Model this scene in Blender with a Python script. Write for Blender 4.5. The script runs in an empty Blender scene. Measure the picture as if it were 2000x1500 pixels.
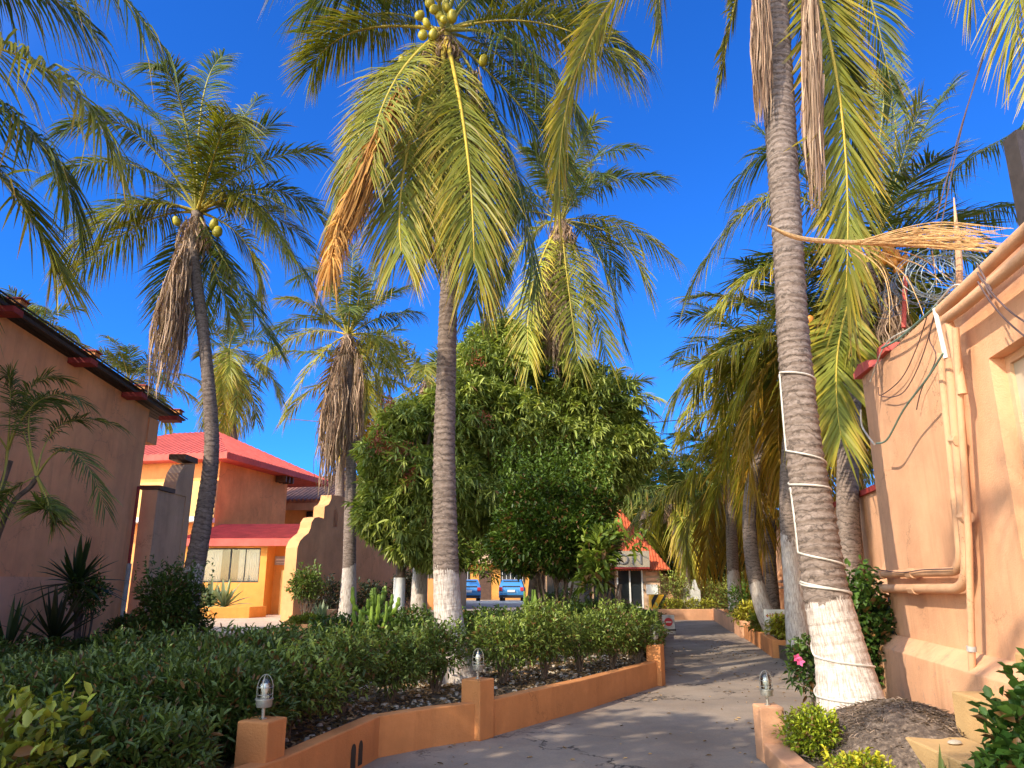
import bpy, math, random
import numpy as np
from mathutils import Vector, Matrix
R = math.radians
sc = bpy.context.scene
# ---------------------------------------------------------------- camera, sky, sun
F = 1450.0; PITCH = R(14.68); CAMZ = 1.6
cam_d = bpy.data.cameras.new("camera"); cam = bpy.data.objects.new("camera", cam_d)
sc.collection.objects.link(cam); sc.camera = cam
cam_d.sensor_width = 36; cam_d.lens = F/2000*36; cam_d.clip_start = .05; cam_d.clip_end = 3000
cam.location = (0, 0, CAMZ); cam.rotation_euler = (R(90)+PITCH, 0, 0)
SUN_EL = R(36); SUN_AZ = Vector((-.74, -.67, 0)).normalized()      # towards the sun
w = bpy.data.worlds.new("World"); sc.world = w; w.use_nodes = True
nt = w.node_tree; bg = nt.nodes["Background"]
sky = nt.nodes.new("ShaderNodeTexSky"); sky.sky_type = 'NISHITA'; sky.sun_disc = False
sky.sun_elevation = SUN_EL; sky.sun_rotation = math.atan2(SUN_AZ.x, SUN_AZ.y)
sky.air_density = 1.0; sky.dust_density = 0.0; sky.ozone_density = 3.0; sky.altitude = 0
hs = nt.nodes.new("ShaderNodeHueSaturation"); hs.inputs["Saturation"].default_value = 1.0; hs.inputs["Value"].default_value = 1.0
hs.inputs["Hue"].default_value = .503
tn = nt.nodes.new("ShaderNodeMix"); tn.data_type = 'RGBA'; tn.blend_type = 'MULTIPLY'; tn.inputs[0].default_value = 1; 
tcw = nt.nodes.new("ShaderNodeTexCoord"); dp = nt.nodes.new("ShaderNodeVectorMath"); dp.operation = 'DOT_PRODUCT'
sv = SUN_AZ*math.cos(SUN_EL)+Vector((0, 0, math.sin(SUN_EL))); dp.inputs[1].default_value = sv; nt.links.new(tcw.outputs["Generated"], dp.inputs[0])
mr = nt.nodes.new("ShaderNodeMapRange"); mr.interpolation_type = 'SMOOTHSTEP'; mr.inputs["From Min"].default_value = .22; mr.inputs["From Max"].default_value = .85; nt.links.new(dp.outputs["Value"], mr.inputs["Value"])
tm = nt.nodes.new("ShaderNodeMix"); tm.data_type = 'RGBA'; tm.inputs[6].default_value = (.10, .47, 1.02, 1); tm.inputs[7].default_value = (4.6, 3.3, 2.3, 1)   # clear deep blue, plus an added warm fill glow sunward and overhead
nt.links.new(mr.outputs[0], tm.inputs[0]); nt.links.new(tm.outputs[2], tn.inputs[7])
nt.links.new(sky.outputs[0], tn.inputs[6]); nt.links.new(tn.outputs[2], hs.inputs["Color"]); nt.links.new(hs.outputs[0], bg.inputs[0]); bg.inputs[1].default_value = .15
sun_d = bpy.data.lights.new("sun", 'SUN'); sun_d.energy = 3.7; sun_d.angle = R(.5); sun_d.color = (1.0, .88, .68)
sun = bpy.data.objects.new("sun", sun_d); sc.collection.objects.link(sun)
sun.rotation_euler = (-(SUN_AZ*math.cos(SUN_EL)+Vector((0, 0, math.sin(SUN_EL))))).to_track_quat('-Z', 'Y').to_euler()
sc.view_settings.view_transform = 'Standard'; sc.view_settings.look = 'None'
sc.view_settings.exposure = 0.88; sc.view_settings.gamma = 1
sc.cycles.max_bounces = 6; sc.cycles.diffuse_bounces = 4; sc.cycles.transparent_max_bounces = 8
# ---------------------------------------------------------------- helpers
def ray(px, py):
    u = (px-1000)/F; v = (750-py)/F; c, s = math.cos(PITCH), math.sin(PITCH)
    return Vector((u, c-v*s, s+v*c))
def P(px, py, Y):
    r = ray(px, py); t = Y/r.y; return Vector((r.x*t, Y, CAMZ+r.z*t))
def G(px, py, z=0.0):
    r = ray(px, py); t = (z-CAMZ)/r.z; return Vector((r.x*t, r.y*t, z))
WL = {}
def thing(name, label, cat, loc, group=None):
    o = bpy.data.objects.new(name, None); sc.collection.objects.link(o); o.location = loc
    o.empty_display_size = .2; o['label'] = label; o['category'] = cat
    if group: o['group'] = group
    WL[o.name] = Vector(loc); return o
def tag(o, label, cat, group=None):
    o['label'] = label; o['category'] = cat
    if group: o['group'] = group
    return o
def link_mesh(name, V, faces_fn, mat, parent, smooth=False, attr=None, uv=None, base=None):
    """V: n x 3 array in world space. faces_fn(mesh) fills topology."""
    V = np.asarray(V, dtype=np.float64)
    if parent is not None: off = WL[parent.name]
    elif base is not None: off = Vector(base)
    else: off = Vector(((V[:,0].min()+V[:,0].max())/2, (V[:,1].min()+V[:,1].max())/2, V[:,2].min()))
    me = bpy.data.meshes.new(name)
    W = V - np.array(off)[None]
    faces_fn(me, W)
    o = bpy.data.objects.new(name, me); sc.collection.objects.link(o)
    if parent is not None: o.parent = parent
    else: o.location = off
    WL[o.name] = Vector(off)
    for m in (mat if isinstance(mat, (list, tuple)) else [mat]): me.materials.append(m)
    if smooth: me.polygons.foreach_set("use_smooth", np.ones(len(me.polygons), bool))
    return o
def np_mesh(name, V, Fq, mat, parent=None, col=None, smooth=False, pv=None, uv=None):
    """vectorised mesh; Fq: list of int arrays (m,k) of polygons"""
    def fill(me, W):
        me.vertices.add(len(W)); me.vertices.foreach_set("co", W.ravel())
        tot = sum(f.size for f in Fq); me.loops.add(tot)
        me.loops.foreach_set("vertex_index", np.concatenate([f.ravel() for f in Fq]).astype(np.int32))
        counts = np.concatenate([np.full(len(f), f.shape[1], np.int32) for f in Fq])
        me.polygons.add(len(counts))
        st = np.concatenate([[0], np.cumsum(counts)[:-1]]).astype(np.int32)
        me.polygons.foreach_set("loop_start", st)
        me.update(calc_edges=True); me.validate()
    o = link_mesh(name, V, fill, mat, parent, smooth)
    me = o.data
    if col is not None:
        a = me.color_attributes.new("Col", 'FLOAT_COLOR', 'POINT')
        c = np.ones((len(V), 4)); c[:, :3] = col; a.data.foreach_set("color", c.ravel())
    if pv is not None:
        a = me.attributes.new("pv", 'FLOAT', 'POINT'); a.data.foreach_set("value", np.asarray(pv, dtype=np.float32))
    if uv is not None:
        l = me.uv_layers.new(name="UVMap"); vi = np.zeros(len(me.loops), np.int32); me.loops.foreach_get("vertex_index", vi)
        l.data.foreach_set("uv", np.asarray(uv)[vi].ravel())
    return o
class MB:
    def __init__(s, xf=None): s.v = []; s.f = []; s.m = []; s.xf = xf; s.mi = 0
    def add(s, vs, fs):
        n = len(s.v)
        for p in vs:
            p = Vector(p)
            s.v.append(s.xf @ p if s.xf else p)
        for f in fs: s.f.append([n+i for i in f]); s.m.append(s.mi)
        return s
    def box(s, a, b, bev=0):
        (x0, y0, z0), (x1, y1, z1) = a, b
        if x0 > x1: x0, x1 = x1, x0
        if y0 > y1: y0, y1 = y1, y0
        if z0 > z1: z0, z1 = z1, z0
        return s.add([(x0,y0,z0),(x1,y0,z0),(x1,y1,z0),(x0,y1,z0),(x0,y0,z1),(x1,y0,z1),(x1,y1,z1),(x0,y1,z1)],
              [(0,3,2,1),(4,5,6,7),(0,1,5,4),(1,2,6,5),(2,3,7,6),(3,0,4,7)])
    def prism(s, poly, ext):
        """poly: list of 3D points (flat), ext: extrusion vector"""
        n = len(poly); e = Vector(ext); ps = [Vector(p) for p in poly]
        fs = [tuple(range(n))[::-1], tuple(range(n, 2*n))]+[(i, (i+1) % n, n+(i+1) % n, n+i) for i in range(n)]
        return s.add(ps+[p+e for p in ps], fs)
    def tube(s, pts, r, n=8, caps=True):
        pts = [Vector(p) for p in pts]; m = len(pts)
        rs = r if isinstance(r, (list, tuple)) else [r]*m
        vs = []; ref = None
        for i, p in enumerate(pts):
            t = (pts[min(i+1, m-1)]-pts[max(i-1, 0)])
            t = t.normalized() if t.length > 1e-9 else Vector((0, 0, 1))
            if ref is None: ref = Vector((1, 0, 0)) if abs(t.x) < .8 else Vector((0, 1, 0))
            a = (ref-t*ref.dot(t)).normalized(); b = t.cross(a); ref = a
            for k in range(n):
                q = 2*math.pi*k/n; vs.append(p+(a*math.cos(q)+b*math.sin(q))*rs[i])
        fs = [(i*n+k, i*n+(k+1) % n, (i+1)*n+(k+1) % n, (i+1)*n+k) for i in range(m-1) for k in range(n)]
        if caps: fs += [tuple(range(n))[::-1], tuple((m-1)*n+k for k in range(n))]
        return s.add(vs, fs)
    def lathe(s, c, prof, n=16, axis=None):
        c = Vector(c); vs = []; m = len(prof)
        for r, z in prof:
            for k in range(n):
                q = 2*math.pi*k/n; vs.append(c+Vector((r*math.cos(q), r*math.sin(q), z)))
        fs = [(i*n+k, i*n+(k+1) % n, (i+1)*n+(k+1) % n, (i+1)*n+k) for i in range(m-1) for k in range(n)]
        fs += [tuple(range(n))[::-1], tuple((m-1)*n+k for k in range(n))]
        return s.add(vs, fs)
    def build(s, name, mat, parent=None, smooth=False, bevel=0, base=None, kind=None, label=None):
        V = np.array([tuple(p) for p in s.v])
        def fill(me, W):
            me.from_pydata([tuple(x) for x in W], [], s.f); me.update()
        o = link_mesh(name, V, fill, mat, parent, False, base=base)
        if isinstance(mat, (list, tuple)): o.data.polygons.foreach_set("material_index", s.m)
        if smooth:
            o.data.polygons.foreach_set("use_smooth", np.ones(len(o.data.polygons), bool))
            try: o.data.set_sharp_from_angle(angle=R(40))
            except Exception: pass
        if bevel:
            b = o.modifiers.new("bevel", 'BEVEL'); b.width = bevel; b.segments = 2; b.limit_method = 'ANGLE'; b.angle_limit = R(40)
        if kind: o['kind'] = kind
        if label: o['label'] = label
        return o
def spline(pts, n=8):
    pts = [Vector(p) for p in pts]; out = []
    for i in range(len(pts)-1):
        p0 = pts[max(i-1, 0)]; p1 = pts[i]; p2 = pts[i+1]; p3 = pts[min(i+2, len(pts)-1)]
        for k in range(n):
            t = k/n
            out.append(.5*((2*p1)+(p2-p0)*t+(2*p0-5*p1+4*p2-p3)*t*t+(3*p1-3*p2+p3-p0)*t**3))
    out.append(pts[-1]); return out
def fr(ox, oy, oz=0, ang=0):
    return Matrix.Translation((ox, oy, oz)) @ Matrix.Rotation(R(ang), 4, 'Z')
# ---------------------------------------------------------------- materials
def new_mat(name):
    m = bpy.data.materials.new(name); m.use_nodes = True; t = m.node_tree
    return m, t, t.nodes["Principled BSDF"]
def noise(t, scale, detail=4, rough=.55, vec=None, dist=0):
    n = t.nodes.new("ShaderNodeTexNoise"); n.inputs["Scale"].default_value = scale; n.inputs["Detail"].default_value = detail
    n.inputs["Roughness"].default_value = rough; n.inputs["Distortion"].default_value = dist
    if vec is not None: t.links.new(vec, n.inputs["Vector"])
    return n
def ramp(t, fac, stops):
    r = t.nodes.new("ShaderNodeValToRGB"); e = r.color_ramp.elements
    while len(e) > 1: e.remove(e[-1])
    e[0].position = stops[0][0]; e[0].color = (*stops[0][1], 1) if len(stops[0][1]) == 3 else stops[0][1]
    for p, c in stops[1:]:
        x = e.new(p); x.color = (*c, 1)
    t.links.new(fac, r.inputs[0]); return r.outputs[0]
def mixc(t, fac, a, b, mode='MIX'):
    m = t.nodes.new("ShaderNodeMix"); m.data_type = 'RGBA'; m.blend_type = mode
    for s, v in ((0, fac), (6, a), (7, b)):
        if hasattr(v, 'links'): t.links.new(v, m.inputs[s])
        elif s == 0: m.inputs[s].default_value = v
        else: m.inputs[s].default_value = (*v, 1)
    return m.outputs[2]
def bump(t, b, h, strength=.3, dist=.01):
    n = t.nodes.new("ShaderNodeBump"); n.inputs["Strength"].default_value = strength; n.inputs["Distance"].default_value = dist
    t.links.new(h, n.inputs["Height"]); t.links.new(n.outputs[0], b.inputs["Normal"])
def geo_pos(t):
    g = t.nodes.new("ShaderNodeNewGeometry"); return g.outputs["Position"]
def mapv(t, vec, scale):
    m = t.nodes.new("ShaderNodeMapping"); m.inputs["Scale"].default_value = scale; t.links.new(vec, m.inputs[0]); return m.outputs[0]
def math_n(t, op, a, b=None):
    m = t.nodes.new("ShaderNodeMath"); m.operation = op
    for i, v in enumerate((a, b)):
        if v is None: continue
        if hasattr(v, 'links'): t.links.new(v, m.inputs[i])
        else: m.inputs[i].default_value = v
    return m.outputs[0]
def stucco(name, c, stain=(.5, .45, .4), amt=.35, rough=.85, sc_=1.0, chip=.70):
    m, t, b = new_mat(name); pos = geo_pos(t)
    n1 = noise(t, .9*sc_, 5, .6, pos); n2 = noise(t, 60, 4, .6, pos); n3 = noise(t, 1.0, 6, .65, mapv(t, pos, (5, 5, .6)))
    lo = tuple(x*.78 for x in c); hi = tuple(min(1, x*1.12) for x in c)
    col = ramp(t, n1.outputs[0], [(.3, lo), (.7, hi)])
    st = ramp(t, n3.outputs[0], [(.52, (0, 0, 0)), (.78, (amt, amt, amt))])
    col = mixc(t, st, col, tuple(x*s for x, s in zip(c, stain)))
    vo = t.nodes.new("ShaderNodeTexVoronoi"); vo.feature = 'DISTANCE_TO_EDGE'; vo.inputs["Scale"].default_value = .9
    wv = noise(t, 2.2, 6, .75, pos); ad = t.nodes.new("ShaderNodeVectorMath"); ad.operation = 'MULTIPLY_ADD'; t.links.new(wv.outputs["Color"], ad.inputs[0]); ad.inputs[1].default_value = (.8, .8, .8); t.links.new(pos, ad.inputs[2]); t.links.new(ad.outputs[0], vo.inputs["Vector"])
    ck = mixc(t, 1, ramp(t, vo.outputs["Distance"], [(0, (.7, .7, .7)), (.004, (.5, .5, .5)), (.008, (0, 0, 0))]), ramp(t, noise(t, .7, 2, .5, pos).outputs[0], [(.5, (0, 0, 0)), (.58, (1, 1, 1))]), 'MULTIPLY')
    col = mixc(t, ck, col, tuple(x*.3 for x in c))
    n4 = noise(t, 7, 5, .7, pos)
    chips = ramp(t, n4.outputs[0], [(chip, (0, 0, 0)), (chip+.03, (.5, .5, .5))])
    col = mixc(t, chips, col, tuple(x*.45+.09 for x in c))
    n5 = noise(t, 1, 5, .6, mapv(t, pos, (2.6, 2.6, .3))); col = mixc(t, ramp(t, n5.outputs[0], [(.50, (0, 0, 0)), (.75, (amt*.7,)*3)]), col, tuple(x*.62 for x in c))
    n6 = noise(t, 2.4, 7, .75, pos); col = mixc(t, ramp(t, n6.outputs[0], [(.5, (0, 0, 0)), (.62, (.16,)*3)]), col, tuple(min(1, x*1.25+.04) for x in c))
    zz = t.nodes.new('ShaderNodeSeparateXYZ'); t.links.new(pos, zz.inputs[0]); mz = t.nodes.new('ShaderNodeMapRange'); mz.inputs[1].default_value = .05; mz.inputs[2].default_value = .5; mz.inputs[3].default_value = .75; mz.inputs[4].default_value = 0
    t.links.new(math_n(t, 'ADD', zz.outputs[2], math_n(t, 'MULTIPLY', math_n(t, 'SUBTRACT', n6.outputs[0], .5), .6)), mz.inputs[0]); col = mixc(t, math_n(t, 'MULTIPLY', mz.outputs[0], .6), col, tuple(x*.5+.02 for x in c))
    t.links.new(col, b.inputs["Base Color"]); b.inputs["Roughness"].default_value = rough
    b.inputs["Specular IOR Level"].default_value = .25
    h = math_n(t, 'ADD', n2.outputs[0], math_n(t, 'MULTIPLY', n1.outputs[0], 4))
    bump(t, b, h, .55, .010); return m
def plain(name, c, rough=.6, metal=0, var=.25, scale=8, spec=.4):
    m, t, b = new_mat(name); pos = geo_pos(t); n1 = noise(t, scale, 4, .6, pos)
    col = ramp(t, n1.outputs[0], [(.3, tuple(x*(1-var) for x in c)), (.7, tuple(min(1, x*(1+var)) for x in c))])
    t.links.new(col, b.inputs["Base Color"]); b.inputs["Roughness"].default_value = rough; b.inputs["Metallic"].default_value = metal
    b.inputs["Specular IOR Level"].default_value = spec
    bump(t, b, n1.outputs[0], .15, .004); return m
def foliage(name, trans=.28, rough=.45, gain=1.0, spec=.35):
    m, t, b = new_mat(name); a = t.nodes.new("ShaderNodeAttribute"); a.attribute_name = "Col"
    b.inputs["Roughness"].default_value = rough; b.inputs["Specular IOR Level"].default_value = spec
    t.links.new(a.outputs["Color"], b.inputs["Base Color"])
    tr = t.nodes.new("ShaderNodeBsdfTranslucent")
    tc = mixc(t, 1.0, a.outputs["Color"], (1.25, 1.3, .6), 'MULTIPLY'); t.links.new(tc, tr.inputs[0])
    mx = t.nodes.new("ShaderNodeMixShader"); mx.inputs[0].default_value = trans
    t.links.new(b.outputs[0], mx.inputs[1]); t.links.new(tr.outputs[0], mx.inputs[2])
    t.links.new(mx.outputs[0], t.nodes["Material Output"].inputs[0]); return m
def glass_mat(name, c=(.02, .025, .03)):
    m, t, b = new_mat(name); b.inputs["Base Color"].default_value = (*c, 1); b.inputs["Roughness"].default_value = .06
    b.inputs["Specular IOR Level"].default_value = .8; return m
def trunk_mat():
    m, t, b = new_mat("palm_bark"); uvn = t.nodes.new("ShaderNodeUVMap"); uvn.uv_map = "UVMap"; uv = uvn.outputs[0]
    pv = t.nodes.new("ShaderNodeAttribute"); pv.attribute_name = "pv"
    warp = noise(t, 1.5, 4, .6, mapv(t, uv, (2, 3, 1)))
    sep = t.nodes.new("ShaderNodeSeparateXYZ"); t.links.new(uv, sep.inputs[0])
    vv = math_n(t, 'ADD', sep.outputs[1], math_n(t, 'MULTIPLY', warp.outputs[0], .42))
    ring = math_n(t, 'FRACT', math_n(t, 'MULTIPLY', vv, 11.0))
    band = ramp(t, ring, [(0, (.2, .2, .2)), (.08, (0, 0, 0)), (.22, (.75, .75, .75)), (.85, (1, 1, 1)), (1, (.3, .3, .3))])
    n1 = noise(t, 1, 6, .7, mapv(t, uv, (14, 30, 1))); n2 = noise(t, 2.2, 4, .6, mapv(t, uv, (1, 1.4, 1)))
    n3 = noise(t, 1, 5, .7, mapv(t, uv, (60, 6, 1)))
    bark = ramp(t, n1.outputs[0], [(.25, (.11, .08, .066)), (.5, (.25, .19, .16)), (.75, (.38, .305, .26))])
    bark = mixc(t, .62, bark, band, 'MULTIPLY')
    bark = mixc(t, ramp(t, n2.outputs[0], [(.4, (0, 0, 0)), (.7, (.5, .5, .5))]), bark, (.13, .095, .08))
    wn = mixc(t, ramp(t, n3.outputs[0], [(.44, (0, 0, 0)), (.58, (.8, .8, .8))]), (.66, .59, .53), (.33, .25, .21))
    wn = mixc(t, ramp(t, n1.outputs[0], [(.58, (0, 0, 0)), (.68, (.6, .6, .6))]), wn, (.33, .26, .22))
    edge = math_n(t, 'ADD', pv.outputs["Fac"], math_n(t, 'MULTIPLY', math_n(t, 'SUBTRACT', n3.outputs[0], .5), .35))
    edge = math_n(t, 'ADD', edge, math_n(t, 'MULTIPLY', math_n(t, 'SUBTRACT', n2.outputs[0], .5), .8))
    fac = math_n(t, 'LESS_THAN', edge, 0.0)
    fade = t.nodes.new('ShaderNodeMapRange'); fade.inputs[1].default_value = -.7; fade.inputs[2].default_value = .0; fade.inputs[3].default_value = 0; fade.inputs[4].default_value = .55; t.links.new(edge, fade.inputs[0])
    wn = mixc(t, math_n(t, 'MULTIPLY', fade.outputs[0], n1.outputs[0]), wn, (.26, .20, .17))
    col = mixc(t, fac, bark, wn)
    t.links.new(col, b.inputs["Base Color"]); b.inputs["Roughness"].default_value = .9; b.inputs["Specular IOR Level"].default_value = .15
    hgt = math_n(t, 'ADD', math_n(t, 'MULTIPLY', n3.outputs[0], .5), math_n(t, 'ADD', ring, n1.outputs[0]))
    bump(t, b, hgt, .6, .012); return m
M = {}
M['bark_palm'] = trunk_mat()
M['leaf'] = foliage("leaf", .25, .42)
M['frond'] = foliage("palm_leaf", .28, .48, spec=.28)
M['dead'] = foliage("dry_leaf", .15, .8, spec=.1)
M['peach'] = stucco("peach_stucco", (.70, .375, .215), amt=.4)
M['peach_l'] = stucco("salmon_stucco", (.90, .41, .19), amt=.5)
M['peach_b'] = stucco("pale_salmon_stucco", (.84, .44, .26))
M['greybeige'] = stucco("grey_beige_stucco", (.62, .40, .25))
M['tanwall'] = stucco("tan_stucco", (.72, .34, .145), amt=.3)
M['orange'] = stucco("orange_stucco", (.80, .33, .11), amt=.3)
M['yellow'] = stucco("yellow_stucco", (.76, .46, .17), amt=.3)
M['orange2'] = stucco("deep_orange_stucco", (.74, .33, .075), amt=.3)
M['kerb'] = stucco("terracotta_paint", (.62, .25, .085), amt=.5)
M['kerb_far'] = stucco("faded_kerb_paint", (.66, .34, .19), amt=.3)
M['tanbox'] = stucco("tan_paint", (.52, .33, .15), amt=.2)
M['redroof'] = stucco("red_roof_paint", (.60, .115, .09), stain=(.6, .75, .8), amt=.75, sc_=2)
M['redbeam'] = plain("red_beam", (.30, .035, .03), .7)
M['darkmetal'] = plain("weathered_sheet", (.045, .035, .035), .6)
M['black'] = plain("black_paint", (.02, .02, .02), .5)
M['white'] = plain("white_paint", (.78, .76, .72), .6, var=.08)
M['cable_w'] = plain("white_cable", (.55, .5, .44), .5)
M['cable_d'] = plain("dark_cable", (.10, .06, .06), .6)
M['cable_g'] = plain("green_cable", (.16, .25, .20), .5)
M['pipe'] = stucco("painted_pipe", (.64, .36, .21), amt=.2)
M['greypipe'] = plain("grey_pipe", (.35, .34, .33), .5)
M['wire'] = plain("galvanised_wire", (.22, .25, .27), .55, .6)
M['steel'] = plain("dull_steel", (.38, .36, .32), .45, .7)
M['glass'] = glass_mat("dark_glass")
M['brown'] = plain("brown_wood", (.10, .05, .03), .6)
M['stone'] = plain("pebble", (.42, .36, .29), .8, var=.4, scale=3)
M['stripe_y'] = plain("yellow_paint", (.75, .38, .02), .5, var=.1)
M['red'] = plain("red_letters", (.55, .03, .04), .5, var=.05)
M['greyletter'] = plain("grey_letters", (.20, .19, .19), .5, var=.05)
M['signgrey'] = plain("sign_panel", (.36, .30, .22), .6, var=.08)
M['rubber'] = plain("rubber", (.02, .02, .02), .8)
def mk_road():
    m, t, b = new_mat("worn_concrete"); pos = geo_pos(t)
    n1 = noise(t, .45, 6, .6, pos); n2 = noise(t, 45, 5, .7, pos); n3 = noise(t, 2.5, 6, .7, pos)
    col = ramp(t, n1.outputs[0], [(.3, (.20, .15, .115)), (.5, (.30, .235, .185)), (.7, (.40, .325, .26))])
    col = mixc(t, ramp(t, n3.outputs[0], [(.45, (0, 0, 0)), (.7, (.55, .55, .55))]), col, (.20, .17, .15))
    col = mixc(t, .35, col, ramp(t, n2.outputs[0], [(.3, (.4, .4, .4)), (.7, (1, 1, 1))]), 'MULTIPLY')
    v = t.nodes.new("ShaderNodeTexVoronoi"); v.feature = 'DISTANCE_TO_EDGE'; v.inputs["Scale"].default_value = .55
    wv = noise(t, 1.8, 5, .7, pos)
    add = t.nodes.new("ShaderNodeVectorMath"); add.operation = 'ADD'; t.links.new(pos, add.inputs[0])
    sm = t.nodes.new("ShaderNodeVectorMath"); sm.operation = 'SCALE'; t.links.new(wv.outputs["Color"], sm.inputs[0]); sm.inputs[3].default_value = .9
    t.links.new(sm.outputs[0], add.inputs[1]); t.links.new(add.outputs[0], v.inputs["Vector"])
    ck = ramp(t, v.outputs["Distance"], [(0, (1, 1, 1)), (.006, (.8, .8, .8)), (.012, (0, 0, 0))])
    msk = noise(t, .8, 2, .5, pos); ck2 = mixc(t, 1, ck, ramp(t, msk.outputs[0], [(.46, (0, 0, 0)), (.56, (1, 1, 1))]), 'MULTIPLY')
    col = mixc(t, ck2, col, (.035, .03, .028))
    t.links.new(col, b.inputs["Base Color"]); b.inputs["Roughness"].default_value = .88; b.inputs["Specular IOR Level"].default_value = .25
    bump(t, b, math_n(t, 'SUBTRACT', n2.outputs[0], ck2), .4, .008); return m
M['road'] = mk_road()
def mk_ground(name, a, b_, c, s=3):
    m, t, b = new_mat(name); pos = geo_pos(t); n1 = noise(t, s, 6, .7, pos); n2 = noise(t, 30, 5, .7, pos)
    f = math_n(t, 'ADD', math_n(t, 'MULTIPLY', n1.outputs[0], .5), math_n(t, 'MULTIPLY', n2.outputs[0], .5))
    t.links.new(ramp(t, f, [(.35, a), (.5, b_), (.65, c)]), b.inputs["Base Color"]); b.inputs["Roughness"].default_value = .95
    bump(t, b, n2.outputs[0], .8, .03); return m
M['soil'] = mk_ground("soil", (.05, .035, .022), (.11, .08, .05), (.22, .17, .12))
M['dirt'] = mk_ground("dusty_ground", (.18, .14, .10), (.27, .22, .16), (.34, .28, .21))
M['terrace'] = mk_ground("terrace_paving", (.42, .30, .22), (.52, .38, .28), (.60, .46, .34), 1.2)
M['roots'] = mk_ground("root_mat", (.03, .02, .016), (.12, .085, .065), (.32, .24, .18), 14)
def mk_tile(name, c, scale, ax):
    m, t, b = new_mat(name); tc = t.nodes.new("ShaderNodeTexCoord"); pos = geo_pos(t)
    n1 = noise(t, 4, 5, .7, pos)
    t.links.new(ramp(t, n1.outputs[0], [(.3, tuple(x*.55 for x in c)), (.7, tuple(min(1, x*1.25) for x in c))]), b.inputs["Base Color"])
    b.inputs["Roughness"].default_value = .8; return m
M['tile'] = mk_tile("clay_tile", (.62, .13, .05), 8, 0)
M['tile_old'] = mk_tile("weathered_tile", (.46, .21, .12), 8, 0)
M['curtain'] = plain("white_curtain", (.72, .68, .62), .8, var=.08, scale=3)
M['straw'] = plain("straw", (.62, .38, .16), .7, var=.3, scale=20)
M['winpale'] = plain("pale_window_glass", (.50, .44, .34), .2, var=.1, scale=2)
M['pink'] = plain("pink_petal", (.75, .12, .30), .5, var=.1)

def clear_glass(name, tint, f):
    m = bpy.data.materials.new(name); m.use_nodes = True; t = m.node_tree; t.nodes.remove(t.nodes["Principled BSDF"])
    a = t.nodes.new("ShaderNodeBsdfTransparent"); a.inputs[0].default_value = (*tint, 1); g = t.nodes.new("ShaderNodeBsdfGlossy"); g.inputs["Roughness"].default_value = .05
    fr_ = t.nodes.new("ShaderNodeFresnel"); fr_.inputs[0].default_value = 1.45; mx = t.nodes.new("ShaderNodeMixShader"); ad = math_n(t, 'ADD', fr_.outputs[0], f)
    t.links.new(ad, mx.inputs[0]); t.links.new(a.outputs[0], mx.inputs[1]); t.links.new(g.outputs[0], mx.inputs[2]); t.links.new(mx.outputs[0], t.nodes["Material Output"].inputs[0]); return m
M['pane'] = clear_glass("window_pane", (.95, .96, .95), .0); M['jar'] = clear_glass("lamp_glass", (.88, .92, .88), .10)
M['peach_chip'] = stucco('chipped_peach_stucco', (.70, .375, .215), amt=.6, chip=.60)
M['greyplaster'] = plain('dirty_white', (.52, .50, .46), .8, var=.25)
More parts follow.
